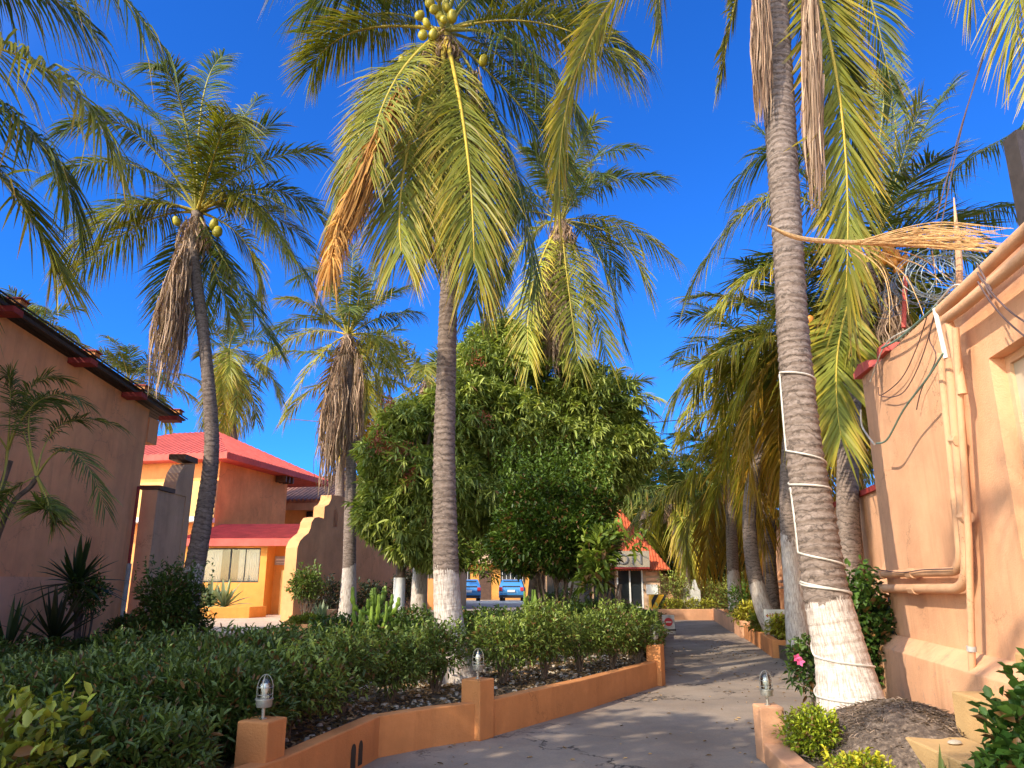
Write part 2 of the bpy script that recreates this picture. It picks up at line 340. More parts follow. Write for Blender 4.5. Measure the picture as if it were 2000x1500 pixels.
# ---------------------------------------------------------------- vegetation builders
PAL = {  # (leaf base colour, leaf tip colour, rib colour)
 'g': ((.085, .12, .022), (.24, .235, .035), (.40, .35, .08)),
 'm': ((.17, .185, .022), (.46, .34, .03), (.55, .42, .08)),
 'y': ((.24, .26, .035), (.66, .42, .035), (.7, .5, .08)),
 'o': ((.30, .19, .02), (.55, .27, .02), (.5, .3, .06)),
 'd': ((.56, .29, .08), (.36, .16, .05), (.36, .22, .11)),
 'p': ((.52, .36, .25), (.22, .13, .09), (.42, .28, .18)),   # pale dead strands
}
def frond(parent, C, Tp, Mid, kind='g', n=70, L=.8, W=.05, droop=.35, seed=0, start=.14, name='frond', rib=.028, spread=1.0, twist=0.0, fold=.25, S=None):
    n = int(n*1.45); W = W*.60; L = L*1.2
    rs = np.random.RandomState(seed); C = np.array(C); Tp = np.array(Tp); K = 2*np.array(Mid)-.5*(C+Tp)
    t = np.linspace(start, 1, n)[:, None]
    pt = lambda t: (1-t)**2*C+2*t*(1-t)*K+t*t*Tp
    dv = lambda t: 2*(1-t)*(K-C)+2*t*(Tp-K)
    V = []; Fq = []; CO = []; nv = 0; fv = rs.uniform(.8, 1.2); ph = rs.uniform(0, 6.28, 4)
    cb, ct, cr = [np.array(x) for x in PAL[kind]]
    hz = (Tp-C)*np.array([1, 1, 0]); hl = np.linalg.norm(hz)
    if hl < .15: hz = np.array([math.cos(seed), math.sin(seed), 0]); hl = 1
    S0 = np.cross(hz/hl, [0, 0, 1]) if S is None else np.array(S, dtype=float); S0 /= np.linalg.norm(S0)
    prof = np.clip(np.minimum(.45+2.2*(t-start), 1.05-.62*np.clip(t-.5, 0, 1)), .2, 1)
    if kind in 'dp': prof = prof*.8
    for side in (-1, 1):
        tt = np.clip(t+rs.uniform(-.3, .3, (n, 1))/n, start, 1)
        T = dv(tt); T /= np.linalg.norm(T, axis=1)[:, None]
        S = S0[None]-T*(T@S0)[:, None]; S /= np.linalg.norm(S, axis=1)[:, None]
        N = np.cross(S, T)
        if twist:
            S, N = S*math.cos(twist)+N*math.sin(twist), N*math.cos(twist)-S*math.sin(twist)
        a = (R(68)-R(40)*((tt-start)/(1-start))**1.5)*spread+rs.normal(0, .10, (n, 1))+.10*np.sin(tt*31+ph[0])*np.sin(tt*11+ph[1]+side)
        be = fold+rs.normal(0, .16, (n, 1))+.16*np.sin(tt*23+ph[2]+side)
        if kind in 'dp': be = rs.normal(0, .7, (n, 1)); a = a+rs.normal(0, .3, (n, 1))
        d = T*np.cos(a)+(side*S*np.cos(be)+N*np.sin(be))*np.sin(a)
        l = L*prof*rs.uniform(.82, 1.08, (n, 1))*np.where(rs.uniform(0, 1, (n, 1)) < .05, .35, 1)
        p0 = pt(tt); dr = droop*rs.uniform(.7, 1.4, (n, 1))
        if kind in 'dp': dr = dr+rs.uniform(.3, 1.0, (n, 1))
        wv = T-d*np.sum(T*d, axis=1)[:, None]; wv /= np.linalg.norm(wv, axis=1)[:, None]
        tw = rs.normal(0, .35 if kind not in 'dp' else 1.2, (n, 1)); wn = np.cross(d, wv)
        wv = wv*np.cos(tw)+wn*np.sin(tw)
        ww = W*(.55+.45*prof)*(1 if kind not in 'dp' else .55)
        rows = [(0, .45), (.3, 1.0), (.66, .8), (1, .06)]
        tip = rs.uniform(.0, 1, (n, 1)); jit = rs.uniform(.75, 1.2, (n, 1))*fv; bt = (rs.uniform(0, 1, (n, 1)) < .22)*1.0
        pos = []; 
        for s, wf in rows:
            g = dr*s*s*l
            q = p0+d*(l*s*(1-.22*dr*s))+np.array([[0, 0, -1.0]])*g
            pos += [q-wv*ww*wf*.5, q+wv*ww*wf*.5]
            cc = cb*(1-min(1, s*1.0)**1.5*tip)+ct*(min(1, s*1.0)**1.5*tip)
            cc = cc*jit; cc = cc*(1-bt*s**3)+np.array([[.34, .17, .05]])*bt*s**3
            CO_ = cc; CO.append(CO_); CO.append(CO_)
        A = np.stack(pos, 1)                       # n x 8 x 3
        cA = np.stack(CO[-8:], 1); del CO[-8:]
        V.append(A.reshape(-1, 3)); CO.append(cA.reshape(-1, 3))
        i = np.arange(n)[:, None]*8+nv
        for k in range(3): Fq.append(np.concatenate([i+2*k, i+2*k+1, i+2*k+3, i+2*k+2], 1))
        nv += n*8
    # midrib: flattened tube of 5 sides
    m = 14; tr = np.linspace(0, 1, m)[:, None]; pr = pt(tr); T = dv(tr); T /= np.linalg.norm(T, axis=1)[:, None]
    S = S0[None]-T*(T@S0)[:, None]; S /= np.linalg.norm(S, axis=1)[:, None]; N = np.cross(S, T)
    rad = rib*(1-.85*tr)+.6*rib*np.clip(1-tr*6, 0, 1)
    ring = []
    for k in range(5):
        q = 2*math.pi*k/5; ring.append(pr+(S*math.cos(q)*1.2+N*math.sin(q)*.8)*rad)
    A = np.stack(ring, 1).reshape(-1, 3); V.append(A); CO.append(np.repeat(cr[None]*np.ones((m*5, 1)), 1, 0))
    for k in range(5):
        i = np.arange(m-1)[:, None]*5+nv
        Fq.append(np.concatenate([i+k, i+(k+1) % 5, i+5+(k+1) % 5, i+5+k], 1))
    return np_mesh(name, np.concatenate(V), Fq, M['dead'] if kind in 'dp' else M['frond'], parent, np.concatenate(CO))
def strands(parent, top, bot, wid, n=120, seed=0, kind='p', name='dead_frond'):
    """bundle of dry hanging strands between two points"""
    n = int(n*1.5); rs = np.random.RandomState(seed); top = np.array(top); bot = np.array(bot); m = 7
    cb, ct, cr = [np.array(x) for x in PAL[kind]]
    st = rs.uniform(0, .55, (n, 1)); le = rs.uniform(.25, .6, (n, 1)); en = np.minimum(st+le, 1.04)
    ang = rs.uniform(0, 6.283, (n, 1)); rr = np.sqrt(rs.uniform(0, 1, (n, 1)))*wid
    pos = []; ax = rs.uniform(0, 6.283, (n, 1)); wv = np.concatenate([np.cos(ax), np.sin(ax), np.zeros((n, 1))], 1)
    wd = rs.uniform(.004, .014, (n, 1))*max(1, wid/.25); jit = rs.uniform(.5, 1.3, (n, 1)); mixk = rs.uniform(0, 1, (n, 1))
    ph = rs.uniform(0, 6.28, (n, 1)); amp = rs.uniform(.02, .12, (n, 1))*wid*2
    CO = []
    for k in range(m):
        s = k/(m-1); f = st+(en-st)*s
        env = .35+.9*np.sin(np.clip(f, 0, 1)*math.pi*.75)
        c = top+(bot-top)*f
        q = c+np.concatenate([np.cos(ang), np.sin(ang), np.zeros((n, 1))], 1)*rr*env
        q = q+np.concatenate([np.sin(ph+s*7), np.cos(ph*1.7+s*6), np.zeros((n, 1))], 1)*amp
        ww = wd*(1 if k < m-1 else .2); pos += [q-wv*ww, q+wv*ww]; CO += [(cb*(1-mixk)+ct*mixk)*jit]*2
    V = np.stack(pos, 1).reshape(-1, 3); cA = np.stack(CO, 1).reshape(-1, 3)
    i = np.arange(n)[:, None]*2*m; Fq = [np.concatenate([i+2*k, i+2*k+1, i+2*k+3, i+2*k+2], 1) for k in range(m-1)]
    return np_mesh(name, V, Fq, M['dead'], parent, cA)
def trunk(parent, pts, rads, paint=None, sub=10, ns=22, ring=.006, seed=0, name='trunk', step=None):
    """ringed palm trunk through the points; paint = height of the whitewash measured along the trunk"""
    rs = np.random.RandomState(seed); c = spline(pts, sub)
    rr = np.interp(np.linspace(0, 1, len(c)), np.linspace(0, 1, len(rads)), rads)
    d = np.concatenate([[0], np.cumsum([(c[i+1]-c[i]).length for i in range(len(c)-1)])])
    step = step or .03; m = int(d[-1]/step); s = np.linspace(0, d[-1], m); ca = np.array([tuple(p) for p in c])
    cc = np.stack([np.interp(s, d, ca[:, k]) for k in range(3)], 1); r = np.interp(s, d, rr)
    ph = np.cumsum(np.clip(rs.normal(1, .35, m), .2, 2))*step/.10
    r = r+(ring*(1-(ph % 1))*1.4-ring*.7)*np.where(s < (paint or -1), .35, 1)+rs.normal(0, .0012, m)
    T = np.gradient(cc, axis=0); T /= np.linalg.norm(T, axis=1)[:, None]
    A = np.cross(T, [0, 1, 0]); A /= np.linalg.norm(A, axis=1)[:, None]; B = np.cross(T, A)
    q = np.linspace(0, 2*math.pi, ns, endpoint=False)
    lump = 1+.03*np.sin(q[None]*2+s[:, None]*.9)+.02*np.sin(q[None]*3+s[:, None]*2.3+1)
    V = cc[:, None]+(A[:, None]*np.cos(q)[None, :, None]+B[:, None]*np.sin(q)[None, :, None])*(r[:, None]*lump)[:, :, None]
    # uv without a seam jump: duplicate nothing, mirror u
    u = np.abs(((q/(2*math.pi)*2) % 2)-1)*math.pi*.5*rr.mean()*2
    uv = np.stack([np.tile(u, (m, 1)), np.tile(s[:, None], (1, ns))], 2).reshape(-1, 2)
    i, k = np.meshgrid(np.arange(m-1), np.arange(ns), indexing='ij'); i = i.ravel(); k = k.ravel()
    Fq = [np.stack([i*ns+k, i*ns+(k+1) % ns, (i+1)*ns+(k+1) % ns, (i+1)*ns+k], 1)]
    pv = np.tile((s-(paint if paint else -9))[:, None], (1, ns)).ravel()
    return np_mesh(name, V.reshape(-1, 3), Fq, M['bark_palm'], parent, pv=pv, uv=uv, smooth=True)
def auto_fronds(parent, C, n, L, seed, e0=78, e1=-45, LL=.75, W=.05, nl=60, bend=70, kinds='gggmmy', az0=0, rib=.026, droop=.4, shy=True):
    rs = random.Random(seed); C = Vector(C)
    for i in range(n):
        f = i/max(1, n-1); az = az0+i*2.39996+rs.uniform(-.25, .25); e = R(e0+(e1-e0)*f**.85+rs.uniform(-6, 6))
        l = L*rs.uniform(.85, 1.1)*(1 if f > .15 else .8)
        if shy and abs(((az-3.877+math.pi) % (2*math.pi))-math.pi) < .75 and e < R(35): continue
        h = Vector((math.cos(az), math.sin(az), 0)); b = R(bend*rs.uniform(.7, 1.2))
        d1 = h*math.cos(e)+Vector((0, 0, math.sin(e))); e2 = max(e-b, R(-100)); d2 = h*math.cos(e2)+Vector((0, 0, math.sin(e2)))
        K = C+d1*l*.52; Tp = K+d2*l*.52; Mid = (K*2+C+Tp)/4
        k = kinds[min(len(kinds)-1, int(f*len(kinds)+rs.uniform(-.6, .6)))] if f*len(kinds)-.6 > 0 else kinds[0]
        frond(parent, C+h*.08, Tp, Mid, k, nl, LL, W, droop*(1 if f > .2 else .5), seed*97+i, rib=rib, twist=rs.uniform(-.35, .35))
def crown_fibre(parent, C, r=.25, seed=0, h=.7):
    strands(parent, Vector(C)+Vector((0, 0, .1)), Vector(C)-Vector((0, 0, h)), r, 130, seed, 'p', 'crown_fibre')
def coconuts(parent, spots, r=.12, col=None):
    m = M['coco'] if col is None else col
    for i, p in enumerate(spots):
        mb = MB(); r0 = r*(.78+.3*((i*37) % 10)/10); prof = [(r0*math.sin(math.pi*k/10)*(.95 if k < 5 else .85), -r0*1.25*math.cos(math.pi*k/10)) for k in range(11)]
        rot = Matrix.Translation(p) @ Matrix.Rotation(R(25*(-1)**i), 4, 'X') @ Matrix.Rotation(R(20*((i % 3)-1)), 4, 'Y')
        mb.xf = rot; mb.lathe((0, 0, 0), [(max(.002, a), b) for a, b in prof], 14); mb.build('coconut', m, parent, smooth=True)
M['coco'] = plain("coconut_husk", (.38, .31, .03), .4, var=.25, scale=5)
M['coco_o'] = plain("orange_coconut", (.60, .22, .03), .45, var=.2, scale=5)
def leaf_arr(c, d, l, wr, col, rs, fold=.25):
    """simple folded leaves: two triangles each"""
    n = len(c); up = np.array([[0, 0, 1.0]]); s = np.cross(d, up+rs.normal(0, .35, (n, 3))); s /= np.linalg.norm(s, axis=1)[:, None]+1e-9
    nn = np.cross(s, d); l = l[:, None]
    mid = c+d*l*.48; tip = c+d*l-np.array([[0, 0, .18]])*l
    k = l*wr*.5; f2 = l*wr*fold; q1 = c+d*l*.22; q2 = c+d*l*.62-np.array([[0, 0, .05]])*l
    A = np.stack([c, q1-s*k*.8+nn*f2*.8, q2-s*k*.85+nn*f2*.8, tip, q2+s*k*.85+nn*f2*.8, q1+s*k*.8+nn*f2*.8], 1)
    i = np.arange(n)[:, None]*6
    return A.reshape(-1, 3), [np.concatenate([i, i+1, i+2, i+3], 1), np.concatenate([i, i+3, i+4, i+5], 1)], np.repeat(col, 6, 0)
def blob_pts(blobs, n, rs, shell=.75, lump=.18, cut=None):
    """points in a union of ellipsoids (cx,cy,cz,rx,ry,rz), mostly near the surface; returns points and outward directions"""
    B = np.array(blobs, dtype=float); wgt = (B[:, 3]*B[:, 4]+B[:, 4]*B[:, 5]+B[:, 3]*B[:, 5]); wgt /= wgt.sum()
    idx = rs.choice(len(B), n, p=wgt); d = rs.normal(0, 1, (n, 3)); d /= np.linalg.norm(d, axis=1)[:, None]
    r = np.where(rs.uniform(0, 1, n) < shell, rs.uniform(.82, 1.05, n), rs.uniform(.3, .85, n))
    r = r*(1+lump*np.sin(d[:, 0]*5+idx*1.7)*np.cos(d[:, 1]*4.3+idx)+lump*.8*np.sin(d[:, 2]*6+d[:, 0]*3+idx*2.1))
    p = B[idx, :3]+d*B[idx, 3:]*r[:, None]
    return p, d
def foliage_mesh(parent, name, blobs, n, size, col_a, col_b, seed=0, wr=.4, shell=.75, rosette=1, dr=0.3, lump=.18, mat='leaf', zmin=None, upb=.3, extra=None, brown=.02):
    rs = np.random.RandomState(seed); p, d = blob_pts(blobs, n, rs, shell, lump)
    if zmin is not None: p[:, 2] = np.maximum(p[:, 2], zmin+rs.uniform(0, .1, n))
    tone = rs.uniform(0, 1, (n, 1))
    if rosette > 1:
        d = np.repeat(d, rosette, 0); p = np.repeat(p, rosette, 0); tone = np.clip(np.repeat(tone, rosette, 0)+rs.normal(0, .12, (n*rosette, 1)), 0, 1)
        n = n*rosette; dd = d*.6+rs.normal(0, .75, (n, 3))+np.array([[0, 0, -dr]])
    else: dd = d*.7+rs.normal(0, .6, (n, 3))+np.array([[0, 0, upb]])
    dd /= np.linalg.norm(dd, axis=1)[:, None]
    ca, cb = np.array(col_a), np.array(col_b)
    col = (ca*(1-tone)+cb*tone)*rs.uniform(.75, 1.2, (n, 1))
    br = rs.uniform(0, 1, n) < brown; col[br] = np.array([[.16, .085, .03]])*rs.uniform(.5, 1.5, (br.sum(), 1))
    V, Fq, co = leaf_arr(p, dd, size*rs.uniform(.65, 1.2, n), wr, col, rs)
    if extra:
        Fq = Fq+[f+len(V) for f in extra[1]]; V = np.concatenate([V, extra[0]]); co = np.concatenate([co, extra[2]])
    return np_mesh(name, V, Fq, M[mat], parent, co)
def twigs(parent, name, base, targets, r, seed=0, mat='bark', wob=.08, ns=6):
    rs = random.Random(seed); mb = MB()
    for tg in targets:
        b = Vector(base)+Vector((rs.uniform(-r, r), rs.uniform(-r, r), 0)); tg = Vector(tg); L = (tg-b).length
        m = (b+tg)/2+Vector((rs.uniform(-wob, wob), rs.uniform(-wob, wob), rs.uniform(0, wob)))*L*1.5
        pts = spline([b, m, tg], 5); k = len(pts)
        mb.tube(pts, [r*(1-.75*i/(k-1)) for i in range(k)], ns)
    return mb.build(name, M[mat], parent, smooth=True)
M['bark'] = plain("tree_bark", (.13, .09, .065), .9, var=.4, scale=12)
M['bark_red'] = plain("reddish_bark", (.17, .075, .05), .85, var=.35, scale=12)
def bush(loc, rx, ry, h, label, n=2500, size=.07, ca=(.035, .06, .012), cb=(.10, .14, .025), seed=0, name='hedge_bush', cat='bush', group=None, stem=.25, wr=.38, z0=.28, shell=.7, lump=.2, ros=1, upb=.35, blobs=None):
    x, y = loc; t = thing(name, label, cat, (x, y, z0), group); rs = random.Random(seed)
    b = blobs or [(x+rs.uniform(-.25, .25)*rx, y+rs.uniform(-.25, .25)*ry, z0+h*(stem+(1-stem)*.5)+rs.uniform(-.06, .06)*h, rx*rs.uniform(.7, .95), ry*rs.uniform(.7, .95), h*(1-stem)*.5*rs.uniform(.85, 1.05)) for _ in range(4)]
    # loose shoots standing out of the top
    ns = max(10, n//160); p = np.array([[x+rs.uniform(-.8, .8)*rx, y+rs.uniform(-.8, .8)*ry, z0+h*rs.uniform(.75, .92)] for _ in range(ns)])
    tg = [(q[0]*.4+x*.6, q[1]*.4+y*.6, z0+h*(stem+.25)) for q in p[:9]]
    twigs(t, 'stems', (x, y, z0-.05), tg, .018 if h < 2 else .05, seed)
    r2 = np.random.RandomState(seed+5); k = 9; pp = np.repeat(p, k, 0); f = np.tile(np.linspace(0, 1, k), ns)[:, None]
    lean = np.repeat(r2.normal(0, .25, (ns, 3)), k, 0); lean[:, 2] = 1
    pp = pp+lean*f*h*.22; dd = r2.normal(0, .6, (ns*k, 3))+[[0, 0, .55]]; dd /= np.linalg.norm(dd, axis=1)[:, None]
    col = np.array(cb)*r2.uniform(.8, 1.4, (ns*k, 1)); V, Fq, co = leaf_arr(pp, dd, size*r2.uniform(.7, 1.2, ns*k), wr, col, r2)
    foliage_mesh(t, 'foliage', b, n, size, ca, cb, seed, wr, shell, ros, .1, lump, upb=upb, extra=(V, Fq, co), brown=.11); return t
def blades(t, name, c, n, L, w, ca, cb, seed=0, e=(20, 85), mat='leaf', bendz=.35, rows=4, bulge=.9):
    """rosette of sword shaped leaves (agave, yucca, dracaena)"""
    rs = np.random.RandomState(seed); az = np.arange(n)*2.4+rs.uniform(-.2, .2, n); el = np.radians(np.linspace(e[1], e[0], n)+rs.uniform(-8, 8, n))
    d = np.stack([np.cos(az)*np.cos(el), np.sin(az)*np.cos(el), np.sin(el)], 1); s = np.stack([-np.sin(az), np.cos(az), np.zeros(n)], 1)
    l = (L*rs.uniform(.7, 1.1, n))[:, None]; pos = []; CO = []; nrm = np.cross(s, d); ca, cb = np.array(ca), np.array(cb)
    for k in range(rows+1):
        f = k/rows; q = np.array(c)[None]+d*l*f-np.array([[0, 0, 1]])*bendz*l*f*f*np.cos(el)[:, None]
        ww = w*(.7+bulge*math.sin(f*math.pi*.8))*(1-f**3)*.6+.001
        pos += [q-s*ww+nrm*ww*.4, q, q+s*ww+nrm*ww*.4]; cc = (ca*(1-f)+cb*f)*rs.uniform(.8, 1.15, (n, 1)); CO += [cc, cc*.8, cc]
    V = np.stack(pos, 1).reshape(-1, 3); co = np.stack(CO, 1).reshape(-1, 3); i = np.arange(n)[:, None]*3*(rows+1); Fq = []
    for k in range(rows):
        for j in (0, 1): Fq.append(np.concatenate([i+3*k+j, i+3*k+j+1, i+3*k+3+j+1, i+3*k+3+j], 1))
    return np_mesh(name, V, Fq, M[mat], t, co)
# ---------------------------------------------------------------- the setting
def sheet(name, poly, z, mat):
    mb = MB(); mb.add([(x, y, z) for x, y in poly], [tuple(range(len(poly)))]); return mb.build(name, mat, kind='structure', base=(0, 0, 0))
sheet('ground', [(-400, -400), (400, -400), (400, 600), (-400, 600)], 0, M['dirt'])
sheet('road', [(-60, -14), (4.6, -14), (5.9, 11), (8.6, 26), (12, 44), (30, 75), (-60, 75)], .004, M['road'])
def planter_ground(name, poly, z0, z1, mat, seed=0):
    """raised soil bed: sides plus a slightly uneven top"""
    mb = MB(); n = len(poly); mb.add([(x, y, z1) for x, y in poly], [tuple(range(n))])
    mb.add([(x, y, z0) for x, y in poly]+[(x, y, z1) for x, y in poly], [(i, (i+1) % n, n+(i+1) % n, n+i) for i in range(n)])
    return mb.build(name, mat, kind='structure', base=(0, 0, 0))
ISL = [(-2.6, 3.6), (-1.72, 5.8), (-1.3, 7.5), (-.36, 8.35), (2.22, 12.3), (2.9, 15.5), (4.35, 22.5), (5.3, 28), (4.0, 30), (-1, 29), (-3.2, 24), (-3.9, 17.5), (-4.9, 12), (-6.2, 9.6), (-9, 8.6), (-9, 3.6)]
planter_ground('planter_soil', ISL, 0, .27, M['soil'])
planter_ground('left_bed_soil', [(-8.1, 9.9), (-7.4, 10.4), (-6.95, 12.0), (-6.05, 14.5), (-6.0, 15.6), (-6.6, 17.5), (-8.1, 18.3)], 0, .30, M['soil'])
planter_ground('courtyard_terrace', [(-14, 18.9), (-6.6, 19.2), (-6.3, 24.2), (-3.6, 34), (-6, 40), (-16, 34)], 0, .30, M['terrace'])
planter_ground('palm_bed_soil', [(-6.25, 24.0), (-6.25, 21.7), (-5.2, 20.7), (-3.8, 20.5), (-2.6, 21.2), (-2.2, 24.5), (-4, 33)], 0, .36, M['soil'])
planter_ground('right_bed_soil', [(2.35, 7.45), (2.3, 3), (4.2, 3), (4.75, 10.6), (3.9, 10.4), (3.6, 8.6)], 0, .10, M['soil'])
planter_ground('right_verge_soil', [(5.55, 16.4), (6.55, 21.7), (7.05, 25), (8.2, 31), (10, 31), (5.9, 10.9), (5.1, 10.9), (5.2, 14)], 0, .26, M['soil'])
planter_ground('far_bed_soil', [(5.6, 31), (8.4, 31), (12, 33), (12, 42), (6, 42)], 0, .26, M['soil'])
def wall_poly(name, pts, h, wid, mat, label, cat, z0=0, parent=None, caps=()):
    """low wall following a polyline; h may vary per point"""
    pts = [Vector((x, y, 0)) for x, y in pts]; hs = h if isinstance(h, (list, tuple)) else [h]*len(pts); L = []; Rr = []
    for i, p in enumerate(pts):
        d = (pts[min(i+1, len(pts)-1)]-pts[max(i-1, 0)]).normalized(); nrm = Vector((-d.y, d.x, 0))*wid/2
        L.append(p+nrm); Rr.append(p-nrm)
    vs = []; 
    for i in range(len(pts)):
        for q, z in ((L[i], z0), (L[i], hs[i]), (Rr[i], hs[i]), (Rr[i], z0)): vs.append((q.x, q.y, z))
    fs = [(4*i+k, 4*i+k+1, 4*i+4+k+1, 4*i+4+k) for i in range(len(pts)-1) for k in range(3)]+[(0, 3, 2, 1), tuple(4*(len(pts)-1)+k for k in range(4))]
    mb = MB().add(vs, fs); o = mb.build(name, mat, parent, bevel=.012)
    if label: tag(o, label, cat)
    return o
# ---- curved terracotta planter wall with its pillars (island on the left of the road)
pw = thing('planter_wall', 'curved terracotta planter wall with square pillars along the left edge of the driveway', 'planter wall', (-.36, 8.35, 0))
front = [(-2.75, 3.4), (-2.15, 4.7), (-1.69, 5.85), (-1.30, 7.5), (-.84, 7.97), (-.36, 8.33), (.9, 10.15), (2.25, 12.35)]
sp = [(p.x, p.y) for p in spline([(x, y, 0) for x, y in front[:3]], 4)]+front[3:]
wall_poly('wall', sp, .36, .15, M['kerb'], None, None, parent=pw)
rr_ = [(2.26, 12.5), (2.42, 13.6), (2.85, 15.4), (4.35, 22.6), (5.3, 28)]
wall_poly('side_wall', rr_, .32, .14, M['kerb'], None, None, parent=pw)
def drain_shade_arch(x, y, dx, dy):
    d = Vector((dx, dy, 0)).normalized(); n = Vector((d.y, -d.x, 0)); pl = []
    for k in range(9): a = math.pi*k/8; pl.append(Vector((x, y, .17))+d*(.045*math.cos(a))+Vector((0, 0, .06*math.sin(a))))
    pl = [Vector((x, y, .03))+d*.045]+pl+[Vector((x, y, .03))-d*.045]
    MB().prism([p+n*.077 for p in pl], n*.004).build('painted_drain_shade', M['black'], pw)  # black plate on the wall face paints the shade inside a drain hole
drain_shade_arch(-1.43, 6.95, .23, 1); drain_shade_arch(-1.40, 7.10, .23, 1)
def pillar(x, y, top, s=.24, ang=0, parent=pw, mat='kerb'):
    mb = MB(fr(x, y, 0, ang)); mb.box((-s/2, -s/2, 0), (s/2, s/2, top)); return mb.build('pillar', M[mat], parent, bevel=.012)
pillar(-1.80, 5.80, .62, .25, -15); pillar(-.36, 8.36, .58, .25, -35); pillar(2.24, 12.3, .60, .23, -25)
def lamp(x, y, z, label, s=1.0, tilt=0):
    t = thing('bulkhead_lamp', label, 'garden lamp', (x, y, z), 'caged garden lamps on the pillars'); X = fr(x, y, z) @ Matrix.Rotation(R(tilt), 4, 'X')
    MB(X).lathe((0, 0, 0), [(.03, .0), (.03, .006), (.013, .008), (.013, .075)], 10).build('stem', M['steel'], t, smooth=True)
    MB(X).lathe((0, 0, 0), [(.02, .072), (.052, .08), (.058, .10), (.058, .125), (.066, .127), (.066, .137), (.05, .14)], 16).build('base', M['steel'], t, smooth=True)
    MB(X).lathe((0, 0, 0), [(.045, .141), (.046, .20), (.043, .235), (.03, .262), (.012, .275), (.002, .277)], 16).build('glass_jar', M['jar'], t, smooth=True)
    MB(X).lathe((0, 0, 0), [(.014, .142), (.014, .17), (.026, .19), (.028, .215), (.015, .238), (.002, .24)], 12).build('bulb', M['white'], t, smooth=True)
    mb = MB(X)
    for k in range(2):
        a = math.pi*k/2; pts = []
        for j in range(17):
            q = math.pi*j/16; rr = .058*math.cos(q); zz = .20+(.10*math.sin(q))
            pts.append((rr*math.cos(a), rr*math.sin(a), zz))
        pts = [(.058*math.cos(a), .058*math.sin(a), .135)]+pts+[(-.058*math.cos(a), -.058*math.sin(a), .135)]
        mb.tube(pts, .0032, 5)
    for zz in (.165, .215): mb.tube([(.058*math.cos(q), .058*math.sin(q), zz) for q in [2*math.pi*k/20 for k in range(21)]], .0028, 5)
    mb.build('cage', M['steel'], t, smooth=True); return t
lamp(-1.80, 5.80, .62, 'caged lamp on the shaded pillar nearest the camera, among the dark hedge')
lamp(-.36, 8.36, .58, 'caged lamp on the middle pillar of the curved planter wall')
lamp(2.24, 12.3, .60, 'caged lamp on the farthest pillar, at the corner where the planter wall meets the road')
# ---- pillar and low kerb at the right of the road
rk = thing('kerb_pillar', 'peach pillar with a low kerb at the right edge of the driveway before the leaning palm', 'pillar', (2.35, 7.4, 0))
pillar(2.36, 7.38, .47, .22, 0, rk, 'kerb_far')
wall_poly('kerb', [(2.36, 7.27), (2.28, 6.6), (2.27, 5.4), (2.2, 3.2)], .17, .2, M['kerb_far'], None, None, parent=rk)
lamp(2.36, 7.38, .47, 'caged lamp on the lone sunlit pillar at the right of the driveway')
# ---- left house bed wall
wall_poly('bed_wall', [(-7.6, 10.3), (-7.05, 11.7), (-6.5, 13.4), (-5.98, 14.6)], .5, .18, M['kerb'], 'shaded brown retaining wall of the bed in front of the left house', 'retaining wall')
wall_poly('palm_bed_kerb', [(p.x, p.y) for p in spline([(-6.3, 23.6, 0), (-6.3, 21.8, 0), (-5.2, 20.65, 0), (-3.8, 20.4, 0), (-2.6, 21.1, 0), (-2.2, 22.6, 0)], 5)], .42, .16, M['tanwall'], 'curved tan kerb round the bed with the whitewashed palm before the stepped wall', 'planter wall')
wall_poly('agave_bed_wall', [(-12.1, 26.4), (-10.2, 26.2), (-9.0, 26.5), (-8.75, 27.4)], .66, .16, M['orange2'], 'low orange planter wall under the curtained window', 'planter wall', z0=.28)
o = MB(fr(-4.95, 21.3, .36, 20)).box((-.13, -.1, 0), (.13, .1, .42)).build('bed_post', M['kerb_far'], bevel=.01); tag(o, 'small leaning peach post on the curved tan kerb', 'post')
# ---- kerbs on the right verge
vk = thing('verge_kerb', 'long stepped terracotta kerb wall along the right verge of the road', 'kerb wall', (6, 18, 0))
wall_poly('near_kerb', [(5.95, 16.15), (5.50, 16.35), (5.95, 18.6), (6.5, 21.6)], .36, .16, M['kerb'], None, None, parent=vk)
wall_poly('far_kerb', [(6.62, 21.5), (6.45, 21.75), (6.75, 23.3), (7.0, 25), (8.1, 31)], .46, .16, M['kerb_far'], None, None, parent=vk)
wall_poly('far_end_kerb', [(5.55, 30.9), (8.4, 30.9), (12, 32.6)], .42, .18, M['kerb_far'], 'terracotta kerb across the far end of the road', 'kerb wall')
# ---------------------------------------------------------------- left house
h = thing('left_house', 'big shaded terracotta house at the left edge with a sloping dark sheet roof', 'house', (-8.03, 12, 0))
y0, y1 = 4.5, 16.06; zt = lambda y: 5.214+(16.06-y)*.0786
MB().prism([(-8.03, y0, 0), (-8.03, y1, 0), (-8.03, y1, zt(y1)), (-8.03, y0, zt(y0))], (-6, 0, 0)).build('wall', M['peach_l'], h)
MB().prism([(-7.99, y0, 0), (-7.99, 14.55, 0), (-7.99, 14.55, 1.62), (-7.99, y0, 1.66)], (-.038, 0, 0)).build('wainscot', M['peach_b'], h)
def roofstrip(x0, x1, ya, yb, dz0, dz1):
    return [(x0, ya, zt(ya)+dz0), (x0, yb, zt(yb)+dz0), (x0, yb, zt(yb)+dz1), (x0, ya, zt(ya)+dz1)], (x1-x0, 0, 0)
mb = MB(); n = 110
for i in range(n):   # corrugated sheet: ridges run down the slope
    x = -7.66-i*.055; z = .035*(.5 if i % 2 else 1)
    mb.prism([(x, y0, zt(y0)+.07+z), (x, 17.2, zt(17.2)+.07+z), (x, 17.2, zt(17.2)+.09+z), (x, y0, zt(y0)+.09+z)], (-.057, 0, -.02 if i % 2 else .02))
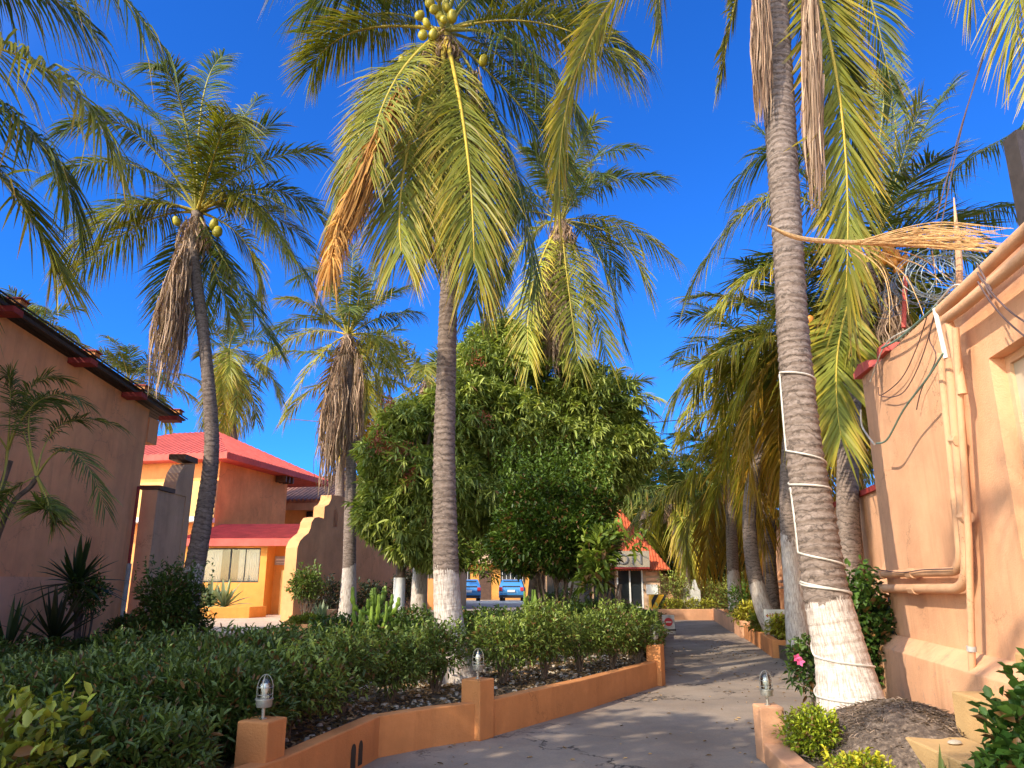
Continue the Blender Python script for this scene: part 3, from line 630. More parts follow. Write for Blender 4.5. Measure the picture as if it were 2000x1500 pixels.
mb.build('roof_sheet', M['darkmetal'], h)
a, e = roofstrip(-7.75, -7.80, y0, 17.1, .0, .06); MB().prism(a, e).build('fascia', M['darkmetal'], h)
for yb in (5.6, 8.2, 10.66, 12.85, 14.8, 16.5):
    p, e = roofstrip(-7.60, -8.02, yb, yb+.24, -.10, -.005); MB().prism(p, e).build('beam', M['redbeam'], h)
    p, e = roofstrip(-7.66, -7.98, yb+.2, yb+.38, .125, .19); MB().prism(p, e).build('beam_cap', M['kerb'], h)
    p, e = roofstrip(-7.63, -8.01, yb+.17, yb+.41, .193, .215); MB().prism(p, e).build('cap_tile', M['redbeam'], h)
MB().box((-8.25, 16.063, 4.5), (-8.0, 16.5, 5.05)).build('corbel', M['peach_l'], h)
MB().tube([(-7.96, 15.87, 3.5), (-7.96, 15.87, 1.9)], .033, 8).build('downpipe', M['redbeam'], h)
MB().tube([(-7.94, 15.85, 1.9), (-7.94, 15.83, 1.0), (-7.92, 15.82, .3)], .048, 10).build('drain_pipe', M['greypipe'], h)
g = thing('garden_wall', 'grey beige wall with a raised end pillar standing beside the left house', 'garden wall', (-7.95, 17.2, 0))
MB().box((-8.2, 16.52, 0), (-7.85, 17.95, 3.5)).build('wall', M['greybeige'], g)
MB().prism([(-8.13, 17.953, 0), (-8.13, 18.25, 0), (-8.13, 18.25, 4.34), (-8.13, 17.67, 4.23), (-8.13, 17.45, 4.0), (-8.13, 17.34, 3.72), (-8.13, 17.3, 3.503), (-8.13, 17.953, 3.503)], (.3, 0, 0)).build('raised_end', M['greybeige'], g)
MB().box((-8.27, 16.5, 3.51), (-7.8, 17.27, 3.6)).build('cap', M['brown'], g)
MB().box((-8.2, 17.6, 4.35), (-7.8, 18.32, 4.48)).build('end_cap', M['brown'], g)
# ---------------------------------------------------------------- red roofed two storey house
h = thing('red_roofed_house', 'two storey orange and yellow house with red hipped roof and curtained ground floor window', 'house', (-12.4, 31.4, 0))
X = fr(-12.4, 31.4, 0, -11.5)
MB(X).box((-9, 0, 0), (0, 5.9, 6.45)).build('upper_wall', M['orange'], h)
MB(X).box((-9, -.12, 4.05), (-.003, -.003, 5.6)).build('yellow_panel', M['yellow'], h)
MB(X).box((-9, -.9, 3.85), (.0, -.003, 4.04)).build('balcony_slab', M['white'], h)
ov = .75; ez = 6.42
rp = [(-9.8, -ov, ez), (ov, -ov, ez), (ov, 9.2, ez), (-9.8, 9.2, ez)]; tp = [(-5.4, 4.1, 8.35), (-3.0, 4.1, 8.35)]
mb = MB(X); up = [(x, y, z+.26) for x, y, z in rp]
mb.add(rp+up+[(x, y, z+.26) for x, y, z in tp], [(0, 3, 2, 1), (0, 1, 5, 4), (1, 2, 6, 5), (2, 3, 7, 6), (3, 0, 4, 7), (4, 5, 9, 8), (5, 6, 9), (6, 7, 8, 9), (7, 4, 8)])
for k in range(36):
    x = -9.7+k*.29; f = min(1, (x+9.8)/4.4, (ov-x)/3.75)
    if f > .03: mb.tube([(x, -ov, ez+.26), (x, -ov+f*4.85, ez+.26+f*1.93)], .035, 5)
for k in range(34):
    y = -ov+.15+k*.29; f = min(1, (y+ov)/4.85, (9.2-y)/5.1)
    if f > .03: mb.tube([(ov, y, ez+.26), (ov-f*3.75, y, ez+.26+f*1.93)], .035, 5)
mb.build('roof', M['redroof'], h)
for k in range(3): MB(X).box((.05, 4.6+k*.35, 6.1), (.6, 4.7+k*.35, 6.4)).build('rafter', M['brown'], h)
E = fr(-9.1, 28.3, .0, -3)
mb = MB(E)
x0, x1, z0, z1 = -2.45, -.25, 1.46, 2.70
mb.box((-4.6, 0, 0), (x0, .2, 2.95)).box((x0, 0, 0), (x1, .2, z0)).box((x0, 0, z1), (x1, .2, 2.95)).box((x1, 0, 0), (0, .2, 2.95))
mb.box((-4.6, 2.6, 0), (0, 2.8, 2.95)).box((-.2, .2, 0), (0, 2.6, 2.95))
mb.build('front_wall', M['orange2'], h)
wd = MB(E).box((x0, .05, z0), (x1, .09, z0+.05)).box((x0, .05, z1-.05), (x1, .09, z1)).box((x0, .05, z0+.05), (x0+.05, .09, z1-.05)).box((x1-.05, .05, z0+.05), (x1, .09, z1-.05)).box((-1.42, .05, z0+.05), (-1.37, .09, z1-.05)).box((-.85, .055, z0+.05), (-.82, .085, z1-.05)).build('window_frame', M['black'], h)
MB(E).box((x0-.1, .45, z0-.2), (x1+.1, .5, z1+.15)).build('dark_room_panel', M['brown'], h)  # added brown panel, stands in for the darkness of the room between the curtains
MB(E).box((x0+.05, .068, z0+.05), (x1-.05, .072, z1-.05)).build('pane', M['pane'], h)
for a, b in ((x0+.06, -1.75), (-1.1, x1-.06)):
    mb = MB(E); k = 60; vs = []
    for i in range(k+1):
        f = i/k; x = a+(b-a)*f; y = .125+.028*math.sin(f*60)+.012*math.sin(f*23); vs += [(x, y, z0+.03), (x, y, z1-.03)]
    mb.add(vs, [(2*i, 2*i+2, 2*i+3, 2*i+1) for i in range(k)]); mb.build('curtain', M['curtain'], h, smooth=True)
mb = MB(E); rz0, rz1 = 2.98, 3.75
mb.add([(-3.35, -.28, rz0-.02), (1.45, -.28, rz0-.02), (1.45, 3.3, rz1-.02), (-3.35, 3.3, rz1-.02), (-3.35, -.28, rz0+.05), (1.45, -.28, rz0+.05), (1.45, 3.3, rz1+.05), (-3.35, 3.3, rz1+.05)],
       [(0, 3, 2, 1), (4, 5, 6, 7), (0, 1, 5, 4), (1, 2, 6, 5), (2, 3, 7, 6), (3, 0, 4, 7)])
for k in range(58):
    x = -3.3+k*.082; mb.tube([(x, -.28, rz0+.055), (x, 3.3, rz1+.055)], .022, 5)
mb.build('porch_roof', M['redroof'], h)
MB(E).box((-3.38, -.34, rz0-.22), (1.5, -.283, rz0+.04)).build('fascia', M['redroof'], h)
MB().box((-9.08, 29.1, 0), (-8.55, 29.3, 2.95)).box((-8.55, 29.1, 0), (-8.40, 29.3, 2.95)).box((-7.75, 29.1, 0), (-6.6, 29.3, 2.95)).box((-8.40, 29.1, 2.5), (-7.75, 29.3, 2.95)).build('entrance_wall', M['orange2'], h)
MB().box((-8.40, 29.24, .3), (-7.75, 29.28, 2.5)).build('door', M['brown'], h)
MB().box((-8.66, 28.75, .3), (-8.50, 28.9, 1.9)).build('entrance_post', M['yellow'], h)
pl = MB().box((-9.03, 29.06, 2.1), (-8.62, 29.097, 2.42)).build('plaque', M['greypipe'], h)
sb = MB()
for i in range(7): sb.box((-8.97+i*.045, 29.052, 2.27), (-8.94+i*.045, 29.058, 2.33))
sb.box((-8.97, 29.052, 2.18), (-8.68, 29.058, 2.20)); sb.build('plaque_lettering', M['white'], pl)
# lattice block screen to the left of the porch
o = MB()
for r_ in range(10):
    for c_ in range(9): o.box((-13.6+c_*.2+.0, 29.5, .75+r_*.2), (-13.6+c_*.2+.165, 29.56, .75+r_*.2+.165))
o.box((-13.65, 29.56, .3), (-11.75, 29.6, 2.8)); o = o.build('block_screen', M['peach_b']); tag(o, 'pale pink perforated block screen left of the curtained window', 'screen wall')
# ---------------------------------------------------------------- tile roofed house behind
h = thing('tile_roofed_house', 'shaded orange house with an old brown tile roof behind the stepped wall', 'house', (-11, 44, 0))
X = fr(-13.0, 42, 0, -8)
MB(X).box((-1, 0, 0), (9.5, 6, 5.6)).build('wall', M['orange'], h)
mb = MB(X)
mb.add([(-1.5, -1.0, 5.7), (10, -1.0, 5.7), (10, 4.2, 7.7), (-1.5, 4.2, 7.7), (-1.5, -1, 5.58), (10, -1, 5.58), (10, 4.2, 5.6), (-1.5, 4.2, 5.6)], [(0, 1, 2, 3), (4, 5, 1, 0), (5, 6, 2, 1), (7, 6, 5, 4), (4, 0, 3, 7), (6, 7, 3, 2)])
for k in range(46): mb.tube([(-1.45+k*.25, -1.05, 5.72), (-1.45+k*.25, 4.2, 7.72)], .085, 6)
mb.build('tiled_roof', M['tile_old'], h)
MB(X).box((-1.5, -1.06, 5.2), (10, -1.0, 5.57)).build('eave_board', M['greybeige'], h)
for xa in (1.6, 4.1, 6.6): f = MB(X).box((xa, -.05, 3.9), (xa+1.9, -.004, 5.2)).build('window', M['glass'], h)
# ---------------------------------------------------------------- stepped mission wall
A_, B_ = Vector((-6.95, 24, 0)), Vector((-4.1, 33.6, 0)); ang = math.degrees(math.atan2(B_.y-A_.y, B_.x-A_.x))
SWX = fr(A_.x, A_.y, 0, ang); SWI = SWX.inverted()
def onplane(px, py, Mi, yl):
    o = Mi @ Vector((0, 0, CAMZ)); d = (Mi.to_3x3() @ ray(px, py)); t = (yl-o.y)/d.y; q = o+d*t; return q
def z4(zx, zy): q = onplane(530+zx/4.688, 920+zy/4.688, SWI, 0); return (q.x, 0, q.z)
out = [z4(*p) for p in ((215, 1000), (238, 700), (262, 640), (300, 598), (338, 570), (360, 520), (368, 470), (395, 428), (435, 420), (480, 434), (488, 325), (525, 305), (545, 265), (552, 220), (610, 224), (668, 238), (695, 290), (705, 400), (745, 485), (822, 500), (826, 612), (1010, 612), (1340, 700))]
out = [(out[0][0], 0, 0)]+out+[(out[-1][0]+.9, 0, out[-1][2]-.1), (out[-1][0]+.9, 0, 0)]
sl = [z4(*p) for p in ((565, 512), (573, 360), (592, 352), (611, 385), (604, 515))]
sw = thing('stepped_wall', 'tan mission style wall with a curved stepped top and a small slot window', 'garden wall', (-6.5, 25, 0))
ip = 9; poly = out[:ip+1]+[sl[0]]+sl[1:]+[sl[0]]+out[ip:]
mb = MB(SWX); n = len(poly); T_ = .42; vs = poly+[(x, T_, z) for x, y, z in poly]
fs = [tuple(range(n))[::-1], tuple(range(n, 2*n))]
for i in range(n):
    j = (i+1) % n
    if (i == ip) or (poly[i] == sl[0] and poly[j] == out[ip]): continue
    fs.append((i, j, n+j, n+i))
mb.add(vs, fs); mb.build('wall', M['tanwall'], sw, bevel=0)
# ---------------------------------------------------------------- far lodge behind the parking, with two blue cars
h = thing('far_lodge', 'low orange lodge beyond the blue cars with a pale roof band', 'house', (-3, 61, 0))
MB().box((-16, 60, 0), (8, 66, 2.7)).build('wall', M['orange2'], h)
MB().box((-8.5, 59.3, 2.7), (8.3, 66, 4.3)).build('roof_band', M['greybeige'], h)
MB().box((-16, 59.5, 2.7), (-8.503, 66, 4.6)).build('roof_block', M['peach_b'], h)
for xa in (-5.2, -.9): 
    f = MB().box((xa, 59.95, 1.2), (xa+1.9, 59.996, 2.3)).build('window', M['glass'], h)
    for k in range(6): MB().tube([(xa+.15+k*.32, 59.9, 1.2), (xa+.15+k*.32, 59.9, 2.3)], .02, 4).build('bar', M['white'], f)
for xa in (-2.6, 1.6): MB().box((xa, 59.95, .0), (xa+.95, 59.994, 2.2)).build('door', M['brown'], h)
def car(x, y, ang, label):
    t = thing('parked_car', label, 'car', (x, y, 0), 'blue cars in the car park'); X = fr(x, y, 0, ang)
    # length along local y (rear towards the camera at -y)
    prof = [(-1.9, .35), (-1.95, .55), (-1.9, .95), (-1.75, 1.25), (-1.45, 1.48), (-.6, 1.55), (.35, 1.45), (1.0, 1.02), (1.7, .88), (1.95, .65), (1.95, .35), (1.6, .3), (-1.6, .3)]
    mb = MB(X); n = len(prof); secs = [(-.82, .0, 0), (-.86, .0, 0), (.86, .0, 0)]
    xs = [-.80, -.86, .86, .80]; vs = []
    for xx in xs:
        for (yy, zz) in prof:
            k = 1 if zz < 1.0 else 1-.25*(zz-1.0)/.55; vs.append((xx*k, yy*(.985 if abs(xx) < .85 else 1), zz*(1.0)))
    fs = [tuple(range(n)), tuple(3*n+i for i in range(n))[::-1]]+[(s*n+i, (s+1)*n+i, (s+1)*n+(i+1) % n, s*n+(i+1) % n) for s in range(3) for i in range(n)]
    mb.add(vs, fs); mb.build('body', M['carblue'], t, smooth=True)
    MB(X).prism([(-.62, -1.86, 1.02), (.62, -1.86, 1.02), (.56, -1.50, 1.44), (-.56, -1.50, 1.44)], (0, -.03, .01)).build('rear_window', M['glass'], t)
    for s in (-1, 1):
        MB(X).prism([(s*.87, -1.3, 1.0), (s*.87, .7, 1.0), (s*.765, .3, 1.38), (s*.765, -1.15, 1.42)], (s*.012, 0, 0)).build('side_window', M['glass'], t)
        MB(X).box((s*.62, -1.99, .78), (s*.84, -1.9, 1.02)).build('tail_light', M['red'], t)
        for yy in (-1.2, 1.25):
            wl = MB(X @ Matrix.Translation((s*.72, yy, .31)) @ Matrix.Rotation(R(90), 4, 'Y')).lathe((0, 0, 0), [(.30, -.1), (.31, 0), (.30, .1)], 18).build('wheel', M['rubber'], t)
            MB(X @ Matrix.Translation((s*.80, yy, .31)) @ Matrix.Rotation(R(90), 4, 'Y')).lathe((0, 0, 0), [(.2, -.04), (.2, .035)], 12).build('rim', M['steel'], wl)
    MB(X).box((-.26, -2.0, .70), (.26, -1.95, .84)).build('number_plate', M['white'], t)
    MB(X).box((-.8, -2.0, .36), (.8, -1.93, .5)).build('bumper', M['black'], t)
m_, t_, b_ = new_mat("car_paint"); b_.inputs["Base Color"].default_value = (.06, .27, .58, 1); b_.inputs["Roughness"].default_value = .25; b_.inputs["Metallic"].default_value = .3; b_.inputs["Coat Weight"].default_value = .6; M['carblue'] = m_
car(-3.1, 54, 4, 'light blue hatchback seen from behind, parked left, beyond the thick palm'); car(.05, 55, -3, 'blue car parked to the right, half hidden behind the tree trunks')
o = MB().box((-7, 51.5, 0), (6, 51.8, .14)).build('parking_kerb', M['white']); tag(o, 'long white kerb in front of the blue cars', 'kerb')
# ---------------------------------------------------------------- reception booth
h = thing('reception_booth', 'reception booth with a steep clay tile roof, glass door and grey lettering', 'booth', (4.5, 35, 0))
x0, x1, ya, yb = 1.2, 6.35, 33.0, 36.6
MB().box((x0, ya, 0), (4.5, yb, 2.3)).box((4.5, ya, 0), (5.62, yb, .42)).box((4.5, ya, 1.98), (5.62, yb, 2.3)).box((5.62, ya, 0), (x1, yb, 2.3)).build('wall', M['greybeige'], h)
for xa in (1.5, 2.5, 3.5): MB().box((xa, ya-.03, .5), (xa+.9, ya-.004, 1.95)).build('window', M['glass'], h)
MB().box((x0+.1, ya+1.8, .4), (5.62, ya+1.9, 2)).build('inner_wall', M['greybeige'], h)
MB().box((4.5, ya+.05, .42), (5.62, ya+.08, 1.98)).build('glass_door', M['glass'], h)
mb = MB()
for xa in (4.5, 5.03, 5.56): mb.box((xa, ya-.02, .42), (xa+.06, ya+.04, 1.98))
mb.box((4.5, ya-.021, .38), (5.62, ya+.04, .43)); mb.build('door_frame', M['white'], h)
cx, cy, pk = 5.0, 34.8, 4.65; e0 = 1.95; hx = 1.75; hy = 2.1
mb = MB(); mb.add([(cx-hx, cy-hy, e0), (cx+hx, cy-hy, e0), (cx+hx, cy+hy, e0), (cx-hx, cy+hy, e0), (cx, cy, pk)], [(3, 2, 1, 0), (0, 1, 4), (1, 2, 4), (2, 3, 4), (3, 0, 4)])
for k in range(-14, 15):
    f = k/14.5; t1 = 1-abs(f)
    for ax in (0, 1, 2):
        if ax == 0: a = Vector((cx+f*hx, cy-hy, e0)); b = Vector((cx+f*hx, cy-hy*(1-t1), e0+(pk-e0)*t1))
        elif ax == 1: a = Vector((cx+hx, cy+f*hy, e0)); b = Vector((cx+hx*(1-t1), cy+f*hy, e0+(pk-e0)*t1))
        else: a = Vector((cx-hx, cy+f*hy, e0)); b = Vector((cx-hx*(1-t1), cy+f*hy, e0+(pk-e0)*t1))
        if (b-a).length > .1: mb.tube([a, b], .055, 6)
mb.build('tiled_roof', M['tile'], h)
MB().box((1.3, 32.45, 2.07), (5.85, 32.55, 2.74)).build('sign_board', M['signgrey'], h)
MB().box((1.3, 32.46, 2.0), (5.85, 33.0, 2.065)).build('lintel', M['redbeam'], h)
def text(name, s, loc, size, mat, parent, ang=0, ext=.02, rot=None, xs=1.0):
    cu = bpy.data.curves.new(name, 'FONT'); cu.body = s; cu.size = size; cu.extrude = ext; cu.align_x = 'LEFT'; cu.space_character = 1.25
    to = bpy.data.objects.new(name+"_src", cu); sc.collection.objects.link(to); bpy.context.view_layer.update()
    me = bpy.data.meshes.new_from_object(to); bpy.data.objects.remove(to)
    o = bpy.data.objects.new(name, me); sc.collection.objects.link(o); o.parent = parent; o.location = Vector(loc)-WL[parent.name]
    o.rotation_euler = (R(90), 0, R(ang)); o.scale = (xs/max(v.co.x for v in me.vertices), 1, 1); me.materials.clear(); me.materials.append(mat); WL[o.name] = Vector(loc); return o
text('lettering', 'RECEPCION', (1.5, 32.43, 2.2), .60, M['greyletter'], h, xs=4.0, ext=.03)
MB().box((1.25, 32.56, 2.3), (5.6, 36.5, 2.72)).build('flat_roof', M['greybeige'], h)
for k, (za, zb) in enumerate(((1.72, 1.86), (1.5, 1.62), (.95, 1.35))): MB().box((5.75, 32.955, za), (6.25, 32.996, zb)).build('notice', M['peach_b'] if k != 2 else M['white'], h)
MB().box((5.62, 32.9, 1.4), (5.66, 32.995, 1.46)).build('hinge', M['black'], h); MB().box((5.62, 32.9, 1.1), (5.66, 32.995, 1.16)).build('hinge', M['black'], h)
bk = thing('striped_block', 'low block with yellow and black diagonal stripes beside the reception booth', 'barrier block', (6.05, 31.9, 0))
MB().box((5.72, 31.7, 0), (6.3, 32.3, .95)).build('block', M['stripe_y'], bk)
mb = MB()
for q in (-.42, -.02, .38):
    pl = [(0+q, 0), (.17+q, 0), (.17+.55+q, .95), (.55+q, .95)]; 
    # clip each stripe to the face
    pts = []
    def clip(poly, fx, keep):
        outp = []
        for i in range(len(poly)):
            a, b = poly[i], poly[(i+1) % len(poly)]; ia, ib = keep(a[0]), keep(b[0])
            if ia: outp.append(a)
            if ia != ib: f = (fx-a[0])/(b[0]-a[0]); outp.append((fx, a[1]+(b[1]-a[1])*f))
        return outp
    pl = clip(pl, 0, lambda v: v >= 0); pl = clip(pl, .58, lambda v: v <= .58) if pl else pl
    if len(pl) > 2: mb.prism([(5.72+a, 31.696, b) for a, b in pl], (0, -.004, 0))
mb.build('stripe', M['black'], bk)
# ---------------------------------------------------------------- signs by the road
s = thing('reception_sign', 'white sign with a red arrow and red reception lettering on the right verge', 'sign', (5.85, 17.6, .26))
MB().box((5.72, 17.6, .62), (6.38, 17.63, .92)).build('panel', M['white'], s)
MB().box((5.74, 17.6, .44), (6.2, 17.63, .57)).build('lower_panel', M['white'], s)
MB().tube([(5.74, 17.65, .2), (5.74, 17.65, .92)], .02, 6).tube([(6.36, 17.65, .2), (6.36, 17.65, .92)], .02, 6).build('post', M['steel'], s)
text('lettering', 'RECEPCION', (5.83, 17.596, .73), .15, M['red'], s, xs=.50, ext=.003)
MB().add([(5.75, 17.597, .785), (5.80, 17.597, .83), (5.80, 17.597, .74)], [(0, 1, 2)]).box((5.80, 17.596, .775), (5.825, 17.598, .795)).build('arrow', M['red'], s)
s = thing('warning_board', 'small white board with a red round emblem at the left roadside', 'sign', (4.62, 22.9, 0))
MB().prism([(4.43, 22.9, .02), (4.79, 22.9, .02), (4.79, 22.96, .56), (4.43, 22.96, .56)], (0, .03, 0)).build('panel', M['greyplaster'], s)
MB(Matrix.Translation((4.61, 22.945, .36)) @ Matrix.Rotation(R(84), 4, 'X')).lathe((0, 0, 0), [(.12, 0), (.12, .02)], 20).build('emblem', M['red'], s)
MB().box((4.53, 22.915, .345), (4.69, 22.925, .375)).build('bar', M['white'], s); MB().box((4.47, 22.885, .12), (4.81, 22.9, .16)).build('lettering', M['black'], s)
o = thing('white_pedestal', 'slim white pedestal with a pointed top in the far bed', 'pedestal', (7.6, 32, .26))
MB().box((7.42, 31.85, .2), (7.78, 32.2, 1.15)).build('base', M['greyplaster'], o); MB().add([(7.47, 31.9, 1.15), (7.73, 31.9, 1.15), (7.73, 32.15, 1.15), (7.47, 32.15, 1.15), (7.56, 32, 1.55), (7.64, 32, 1.55)], [(0, 1, 5, 4), (1, 2, 5), (2, 3, 4, 5), (3, 0, 4)]).build('top', M['greyplaster'], o)
# ---------------------------------------------------------------- right building
BX = fr(4.69, 9.6, 0, math.degrees(math.atan2(-4.44, -.79))); BI = BX.inverted()
def W(px, py, off=.0): return onplane(px, py, BI, -off)
h = thing('right_building', 'peach stucco building at the right edge with conduits and a recessed window', 'building', (4.9, 8, 0))
H = 4.2; wj = W(1948, 800).x; ws, wt = 1.75, W(1942, 693).z
mb = MB(BX); mb.box((0, 0, 0), (wj, .35, H)).box((wj, 0, 0), (wj+1.6, .35, ws)).box((wj, 0, wt), (wj+1.6, .35, H)).box((wj+1.6, 0, 0), (12, .35, H))
mb.box((0, .35, 0), (.3, 7, H)).box((.3, .35, H-.25), (12, 7, H-.003)).build('wall', M['peach'], h)
f = MB(BX).box((wj, .12, ws), (wj+.07, .18, wt)).box((wj+.07, .12, wt-.07), (wj+1.53, .18, wt)).box((wj+.07, .12, ws), (wj+1.53, .18, ws+.07)).box((wj+1.53, .12, ws), (wj+1.6, .18, wt)).box((wj+.76, .125, ws+.07), (wj+.82, .175, wt-.07)).build('window_frame', M['greybeige'], h)
MB(BX).box((wj+.07, .15, ws+.07), (wj+1.53, .155, wt-.07)).build('pane', M['winpale'], h)
pt_ = .88
MB(BX).prism([(-.02, 0.02, 0), (-.02, -.22, 0), (-.02, -.20, pt_-.08), (-.02, -.03, pt_+.06), (-.02, .02, pt_+.06)], (7, 0, 0)).build('plinth', M['peach_chip'], h, bevel=.01)
# red broken coping at the far corner
MB(BX).prism([(-.08, -.08, H+.002), (.55, -.05, H+.002), (.45, -.04, H+.12), (.1, -.06, H+.16), (-.1, -.08, H+.08)], (0, .3, 0)).build('coping', M['redroof'], h)
MB(BX).prism([(.9, -.06, H+.004), (1.25, -.06, H+.004), (1.25, -.06, H+.1), (.95, -.06, H+.12)], (0, .3, 0)).build('coping', M['redroof'], h)
def pipe(name, pts, off, r, mat, parent=None, sub=1, n=10, parentless_label=None, cat=None):
    L = []
    for p in pts:
        q = W(p[0], p[1], p[2] if len(p) > 2 else off); L.append(q)
    if sub > 1: L = spline(L, sub)
    o = MB(BX).tube(L, r, n).build(name, M[mat], parent, smooth=True)
    if parentless_label: tag(o, parentless_label, cat)
    return o
def bend(p0, p1, p2, k=6, f=.35):
    p0, p1, p2 = [Vector((*p, 0)) for p in (p0, p1, p2)]; a = p1+(p0-p1)*f; b = p1+(p2-p1)*f; L = [p0]
    for i in range(k+1):
        t = i/k; L.append(a*(1-t)**2+p1*2*t*(1-t)+b*t*t)
    return [(q.x, q.y) for q in L+[p2]]
c = thing('conduit_run', 'peach painted conduits running down the right wall and turning left along it', 'pipes', (4.5, 8, 1.5))
pipe('conduit', bend((1838, 690), (1880, 1116), (1705, 1122), 10, .13), .10, .042, 'pipe', c)
pipe('conduit', bend((1856, 700), (1893, 1150), (1706, 1149), 10, .16), .10, .048, 'pipe', c)
pipe('tall_conduit', [(1866, 640), (1880, 860), (1892, 1050), (1897, 1240), (1900, 1372)], .16, .03, 'pipe', c)
pipe('collar', [(1897, 1262), (1898, 1272)], .16, .04, 'greypipe', c)
pipe('white_conduit', [(1826, 603), (1848, 700)], .14, .022, 'white', c)
for px, py in ((1720, 1122), (1780, 1120), (1722, 1150), (1785, 1151), (1868, 860), (1885, 1010)): pipe('clamp', [(px-5, py), (px+6, py)], .10, .056, 'pipe', c, n=8)
c = thing('roof_pipes', 'two thick tan pipes lying along the top edge of the right wall', 'pipes', (4.4, 7, 4.2))
pipe('pipe', [(1836, 607), (1862, 584), (1920, 530), (1985, 468), (2080, 380)], .10, .055, 'pipe', c)
pipe('pipe', [(1850, 622), (1880, 600), (1945, 546), (2000, 500), (2080, 430)], .16, .05, 'pipe', c)
pipe('pipe', [(1851, 626), (1858, 645), (1868, 700), (1880, 770)], .15, .04, 'pipe', c)
for px, py in ((1925, 545), (1925, 560)): pipe('wire_tie', [(px-16, py-28), (px+12, py+22)], .2, .008, 'cable_d', c, n=5)
cb = [('cable_g', 'pale green cable sagging from the roof pipes down across the right wall', [(1842, 690), (1810, 740), (1765, 800), (1733, 858), (1712, 866)], .22, .011),
      ('cable_d', 'dark cable hooked from the pipes to the middle of the right wall', [(1826, 610), (1815, 660), (1828, 700), (1800, 760), (1790, 800)], .05, .006),
      ('cable_d', 'thin dark loop of cable hanging on the upper right wall', [(1810, 620), (1790, 680), (1760, 740), (1720, 772), (1715, 756)], .05, .006),
      ('cable_d', 'dark cable drooping from the wall corner coping', [(1830, 600), (1800, 700), (1770, 760), (1745, 775), (1722, 774)], .07, .006),
      ('cable_w', 'whitish cable draped along the roof edge of the right wall', [(1700, 745), (1730, 672), (1780, 640), (1815, 610), (1860, 560), (1885, 560)], .06, .010),
      ('cable_g', 'green cable following the roof edge above the red coping', [(1722, 680), (1755, 662), (1790, 632), (1830, 596)], .10, .012),
      ('cable_w', 'pale cable looping out past the far corner of the right wall', [(1681, 800), (1683, 830), (1694, 850), (1708, 868)], .1, .012),
      ('cable_d', 'thin dark cable dropping from the roof pipes at the far right', [(1915, 540), (1940, 575), (1975, 610), (2020, 640)], .3, .007),
      ('cable_d', 'dark cable running parallel beneath the one at the far right', [(1910, 550), (1935, 590), (1970, 630), (2020, 672)], .3, .007)]
for m, l, pts, off, r in cb: pipe('hanging_cable', pts, off, r, m, None, 6, 6, l, 'cable')
cb0 = pipe('electric_cable', [(1712, 1112), (1760, 1118), (1800, 1113), (1830, 1112), (1860, 1111)], .16, .006, 'cable_d', None, 6, 6, 'thin dark wire lying along the horizontal conduits', 'cable')
# razor wire coils on the wall top
rz = thing('razor_wire', 'tangled galvanised razor wire coil on the corner of the right wall', 'razor wire', tuple(P(1800, 600, 9.0)))
rs = random.Random(4)
for (px, py, r, n, yy) in ((1830, 540, .40, 9, 8.9), (1735, 590, .20, 5, 9.5), (1790, 555, .30, 6, 9.2), (1880, 530, .28, 5, 8.6)):
    c0 = P(px, py, yy); 
    for k in range(n):
        mb = MB(); a0 = rs.uniform(0, 6); tl = rs.uniform(-.5, .5); t2 = rs.uniform(-.6, .6); rr = r*rs.uniform(.7, 1.05); of = Vector((rs.uniform(-.08, .08), rs.uniform(-.15, .15), rs.uniform(-.06, .06))); pts = []
        for j in range(29):
            q = a0+2*math.pi*j/26; v = Vector((math.cos(q)*rr, math.sin(q*1.0)*rr*tl, math.sin(q)*rr*(.9)+math.cos(q)*rr*t2*.3)); pts.append(c0+of+v)
        mb.tube(pts, .0055, 4)
        for j in range(1, 28, 2):
            p = pts[j]; d = Vector((rs.uniform(-1, 1), rs.uniform(-1, 1), rs.uniform(-1, 1))).normalized()*.022; e = d.cross(Vector((.3, 1, .2))).normalized()*.005
            mb.add([p-d, p+e, p+d, p-e], [(0, 1, 2, 3)])
        mb.build('coil', M['wire'], rz)
o = MB().tube([P(1872, 660, 8.4), P(1874, 520, 8.4), P(1868, 445, 8.4)], [.04, .04, .03], 8).tube([P(1868, 447, 8.4), P(1863, 386, 8.4)], [.026, .006], 8).build('wall_spike', M['pipe'], smooth=True); tag(o, 'pointed peach post standing among the razor wire', 'post')
o = MB().tube([P(1765, 640, 9.2), P(1768, 540, 9.2)], .03, 8).build('wall_spike', M['redroof'], smooth=True); tag(o, 'short red iron post inside the razor wire coil', 'post')
o = MB().box((4.93, 6.4, 4.2), (5.12, 6.6, 5.85)).build('timber_post', M['darkmetal']); o.location = Vector((0, 0, 0)) + o.location; tag(o, 'dark square timber post above the roof at the right edge', 'post')
